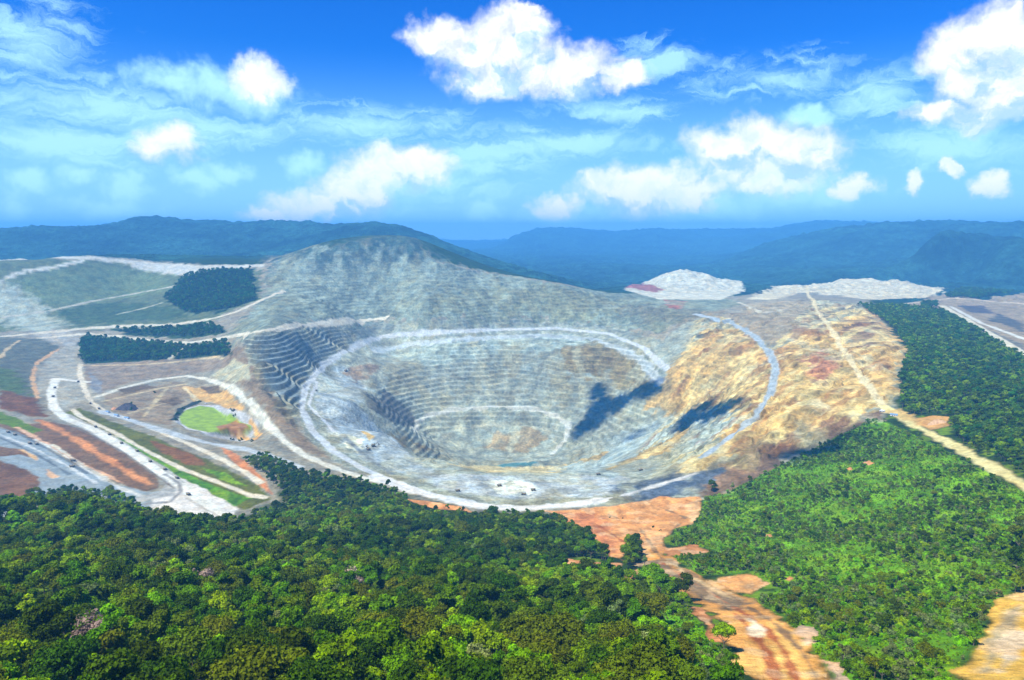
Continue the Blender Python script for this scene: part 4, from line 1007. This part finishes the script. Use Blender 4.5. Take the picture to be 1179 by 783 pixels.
# ------------------------------------------------------------------ clouds overhead, whose shade lies on the pit
SUN = Vector((-0.46, -0.36, 1.0)).normalized()
M_cloud, nt = nm('cloud_white'); b = NB_(nt)
dd = b.n('ShaderNodeBsdfDiffuse'); dd.inputs[0].default_value = (.9, .9, .9, 1); tt = b.n('ShaderNodeBsdfTransparent'); ms = b.n('ShaderNodeMixShader')
b.l(b.ramp(b.noise(b.n('ShaderNodeTexCoord').outputs['Object'], 1 / 30.0, 4, .6), .38, .64, .0, .24), ms.inputs[0]); b.l(dd.outputs[0], ms.inputs[2]); b.l(tt.outputs[0], ms.inputs[1]); b.out(ms.outputs[0])
def shade_cloud(pts, label, top=1450.0, seed=1):
    xy = hit_xy(pts, 10, True); g = random.Random(seed)
    lo = xy.min(0) - 30; hi = xy.max(0) + 30; bm = bmesh.new(); st = 15.0
    gx, gy = np.meshgrid(np.arange(lo[0], hi[0], st), np.arange(lo[1], hi[1], st)); gx = gx.ravel().astype(np.float32); gy = gy.ravel().astype(np.float32)
    d, ins = seg_dist(gx, gy, xy, True); sd_ = np.where(ins, d, -d)
    puff = fbm(gx / 60.0, gy / 60.0, 4, 800 + seed) - .5
    sel = sd_ + puff * 120 > 2
    for x, y, q in zip(gx[sel], gy[sel], (sd_ + puff * 120)[sel]):
        if q < 14 and g.random() < .55: continue
        z = float(ground_z(np.array([x]), np.array([y]))[0]); t = (top + g.uniform(-20, 60) - z) / SUN.z
        r = (4 + min(24, q * .6)) * g.uniform(.6, 1.1)
        c = Vector((x + g.uniform(-9, 9), y + g.uniform(-9, 9), z)) + SUN * t
        bmesh.ops.create_icosphere(bm, subdivisions=2 if r > 14 else 1, radius=r, matrix=Matrix.Translation(c))
    for f in bm.faces: f.smooth = True
    o = bpy.data.objects.new('cloud', bm_mesh('cloud', bm, M_cloud)); COL.objects.link(o)
    label_obj(o, label, 'cloud', 'clouds overhead')
shade_cloud([(868, 535), (905, 512), (960, 497), (1005, 480), (1030, 490), (1015, 505), (960, 520), (915, 535), (875, 550)], 'white cloud high over the forest edge under the ochre wall, above the picture', seed=6)
shade_cloud([(652, 506), (658, 484), (676, 466), (668, 440), (684, 430), (702, 434), (706, 450), (730, 446), (748, 430), (778, 440), (762, 458), (728, 472), (700, 486), (676, 506)], 'ragged white cloud high over the pit floor, above the picture', seed=4)
shade_cloud([(756, 500), (780, 486), (800, 466), (834, 452), (866, 462), (840, 474), (805, 492), (775, 508)], 'small white cloud high over the ochre wall, above the picture', seed=5)
shade_cloud([(690, 512), (720, 500), (745, 496), (720, 512)], 'tiny white cloud scrap high between the pit floor and the ochre wall, above the picture', seed=7)

# ------------------------------------------------------------------ haze
bm = bmesh.new(); zt = float(Z.max()) + 12; zb = float(Z.min()) - 2
box(bm, (0, 8700, (zt + zb) / 2), (42000, 21400, zt - zb))
m, nt = nm('haze_air'); b = NB_(nt)
pv = b.n('ShaderNodeVolumePrincipled'); pv.inputs['Color'].default_value = (.15, .55, 1.0, 1); pv.inputs['Density'].default_value = 1.08e-4; pv.inputs['Anisotropy'].default_value = 0.0
om = b.n('ShaderNodeOutputMaterial'); b.l(pv.outputs[0], om.inputs['Volume'])
o = bpy.data.objects.new('haze', bm_mesh('haze', bm, m)); COL.objects.link(o); o['kind'] = 'stuff'
# ------------------------------------------------------------------ sun
SUN = Vector((-0.46, -0.36, 1.0)).normalized()
EL = math.asin(SUN.z); AZ = math.atan2(SUN.x, SUN.y)
sd = bpy.data.lights.new('sun', 'SUN'); sd.energy = 4.6; sd.angle = R(.53); sd.color = (1, .96, .91)
so = bpy.data.objects.new('sun', sd); so.rotation_euler = SUN.to_track_quat('Z', 'Y').to_euler(); so.location = (0, 0, 900); COL.objects.link(so)

# ------------------------------------------------------------------ sky with its clouds
wd = bpy.data.worlds.new('World'); S.world = wd; wd.use_nodes = True
nt = wd.node_tree; nt.nodes.clear(); b = NB_(nt)
sky = b.n('ShaderNodeTexSky', sky_type='NISHITA'); sky.sun_disc = False; sky.sun_elevation = EL; sky.sun_rotation = AZ; sky.ozone_density = 4.0; sky.dust_density = .4; sky.air_density = 1.0; sky.altitude = 400
dirn = b.n('ShaderNodeTexCoord').outputs['Generated']
sx = b.n('ShaderNodeSeparateXYZ'); b.l(dirn, sx.inputs[0])
az = b.math('ARCTAN2', sx.outputs[0], sx.outputs[1]); el = b.math('ARCSINE', sx.outputs[2])
cxy = b.n('ShaderNodeCombineXYZ'); b.l(az, cxy.inputs[0]); b.l(el, cxy.inputs[1]); p0 = cxy.outputs[0]
# ragged edges: the place looked up is pushed about by noise
nv = b.n('ShaderNodeTexNoise'); b.l(p0, nv.inputs['Vector']); nv.inputs['Scale'].default_value = 16; nv.inputs['Detail'].default_value = 8; nv.inputs['Roughness'].default_value = .62
p1 = b.vmath('ADD', p0, b.vmath('MULTIPLY', b.vmath('SUBTRACT', nv.outputs['Color'], (.5, .5, .5)), (.085, .065, 0)))
def blob_field(blobs, p, grow=1.0):
    acc_ = None
    for u, v, ru, rv in blobs:
        d = ray(u, v); a = math.atan2(d[0], d[1]); e = math.asin(d[2])
        d2 = ray(u + ru * grow, v); d3 = ray(u, v - rv * grow)
        wa = abs(math.atan2(d2[0], d2[1]) - a); we = abs(math.asin(d3[2]) - e)
        q = b.vmath('MULTIPLY', b.vmath('SUBTRACT', p, (a, e, 0)), (1 / wa, 1 / we, 0))
        f = b.math('SUBTRACT', 1.0, b.vmath('LENGTH', q, None, 1))
        acc_ = f if acc_ is None else b.math('SMOOTH_MAX', acc_, f, .15)
    return acc_
CUM = [(570, 58, 62, 42), (505, 42, 36, 22), (640, 78, 66, 32), (600, 34, 42, 28), (565, 92, 46, 22), (712, 84, 32, 20), (610, 10, 18, 10),
       (195, 172, 36, 22), (450, 194, 62, 26), (410, 214, 40, 30), (368, 236, 56, 18), (320, 248, 36, 12), (492, 190, 26, 20), (300, 88, 38, 26),
       (852, 162, 62, 28), (905, 168, 56, 28), (872, 196, 70, 30), (940, 180, 34, 20), (745, 218, 76, 26), (690, 208, 24, 16), (800, 222, 40, 22), (640, 238, 30, 14), (985, 212, 22, 16),
       (1125, 62, 72, 36), (1165, 46, 56, 42), (1110, 92, 44, 24), (1160, 100, 50, 30), (1085, 128, 46, 14), (1140, 134, 50, 14), (1175, 20, 22, 18),
       (1050, 208, 13, 15), (1097, 189, 12, 9), (1136, 212, 24, 14)]
WIS = [(30, 210, 34, 18), (95, 205, 34, 16), (145, 216, 36, 18), (260, 198, 30, 16), (230, 212, 34, 18), (20, 238, 26, 20), (130, 238, 60, 14), (250, 100, 70, 34), (200, 92, 60, 24), (300, 100, 50, 36), (560, 242, 20, 14), (905, 218, 80, 34), (960, 225, 50, 24), (350, 190, 26, 16),
       (940, 128, 40, 14), (640, 250, 60, 16), (830, 240, 70, 20)]
CIR = [(120, 120, 260, 50), (60, 165, 200, 40), (230, 150, 160, 40), (420, 145, 180, 32), (650, 165, 180, 30), (700, 130, 110, 24), (880, 90, 150, 40), (1010, 110, 90, 46), (30, 40, 110, 70), (1100, 170, 160, 40), (480, 215, 160, 40), (560, 180, 130, 40), (760, 70, 80, 40)]
lit = b.math('SUBTRACT', blob_field(CUM, p1, 1.36), blob_field(CUM, b.vmath('ADD', p1, (-.012, .034, 0)), 1.36))
fb = b.noise(p0, 26, 8, .58, .3); fb2 = b.noise(p0, 9, 6, .6)
cum = b.math('ADD', blob_field(CUM, p1, 1.36), b.math('MULTIPLY', b.math('SUBTRACT', fb, .5), .9))
dc = b.math('MULTIPLY', b.ramp(cum, -.02, .64), b.ramp(b.noise(p1, 34, 6, .6), .25, .6, .62, 1.0))
wis = b.math('ADD', blob_field(WIS, p1, 1.2), b.math('MULTIPLY', b.math('SUBTRACT', fb, .5), 1.5))
dw = b.ramp(wis, .0, .9, 0, .9)
st = b.vmath('MULTIPLY', p1, (1.0, 4.8, 1.0))
rot = b.n('ShaderNodeVectorRotate', rotation_type='Z_AXIS'); b.l(st, rot.inputs['Vector']); rot.inputs['Angle'].default_value = .12
cn = b.noise(rot.outputs[0], 8, 10, .66, .9)
cir = b.math('ADD', blob_field(CIR, p0), b.math('MULTIPLY', b.math('SUBTRACT', cn, .5), 2.6))
dr = b.ramp(cir, .12, 1.05, 0, .8)
thin = b.math('MAXIMUM', dw, dr)
# the air: a deep tropical blue, paler towards the horizon
hs = b.n('ShaderNodeHueSaturation'); hs.inputs['Saturation'].default_value = 1.35; hs.inputs['Value'].default_value = 1.0; b.l(sky.outputs[0], hs.inputs['Color'])
blue = b.mixc(1.0, hs.outputs[0], (.15, .70, 1.34, 1), 'MULTIPLY')
relief = b.math('SUBTRACT', b.noise(b.vmath('ADD', p1, (-.006, .016, 0)), 30, 5, .55), b.noise(p1, 30, 5, .55))
shade = b.math('ADD', b.math('MULTIPLY', lit, .75), b.math('MULTIPLY', relief, -2.6))
ccol = b.mixc(b.ramp(shade, -.55, .30), (4.4, 6.4, 8.3, 1), (9.4, 9.5, 9.3, 1))
# paler, milkier air low over the horizon
low = b.ramp(el, -.02, .24, .9, 0.0)
blue = b.mixc(low, blue, (3.6, 6.6, 9.2, 1))
c = b.mixc(thin, blue, (4.6, 8.2, 9.2, 1))
c = b.mixc(dc, c, ccol)
bg = b.n('ShaderNodeBackground'); bg.inputs[1].default_value = .088
b.l(c, bg.inputs[0])
wo = b.n('ShaderNodeOutputWorld'); b.l(bg.outputs[0], wo.inputs[0])

# ------------------------------------------------------------------ render settings
S.render.engine = 'CYCLES'
S.view_settings.view_transform = 'Standard'; S.view_settings.look = 'None'; S.view_settings.exposure = 0.65; S.view_settings.gamma = 1
S.cycles.use_denoising = True
S.cycles.max_bounces = 6; S.cycles.diffuse_bounces = 3; S.cycles.glossy_bounces = 1; S.cycles.transmission_bounces = 3; S.cycles.volume_bounces = 3; S.cycles.transparent_max_bounces = 8
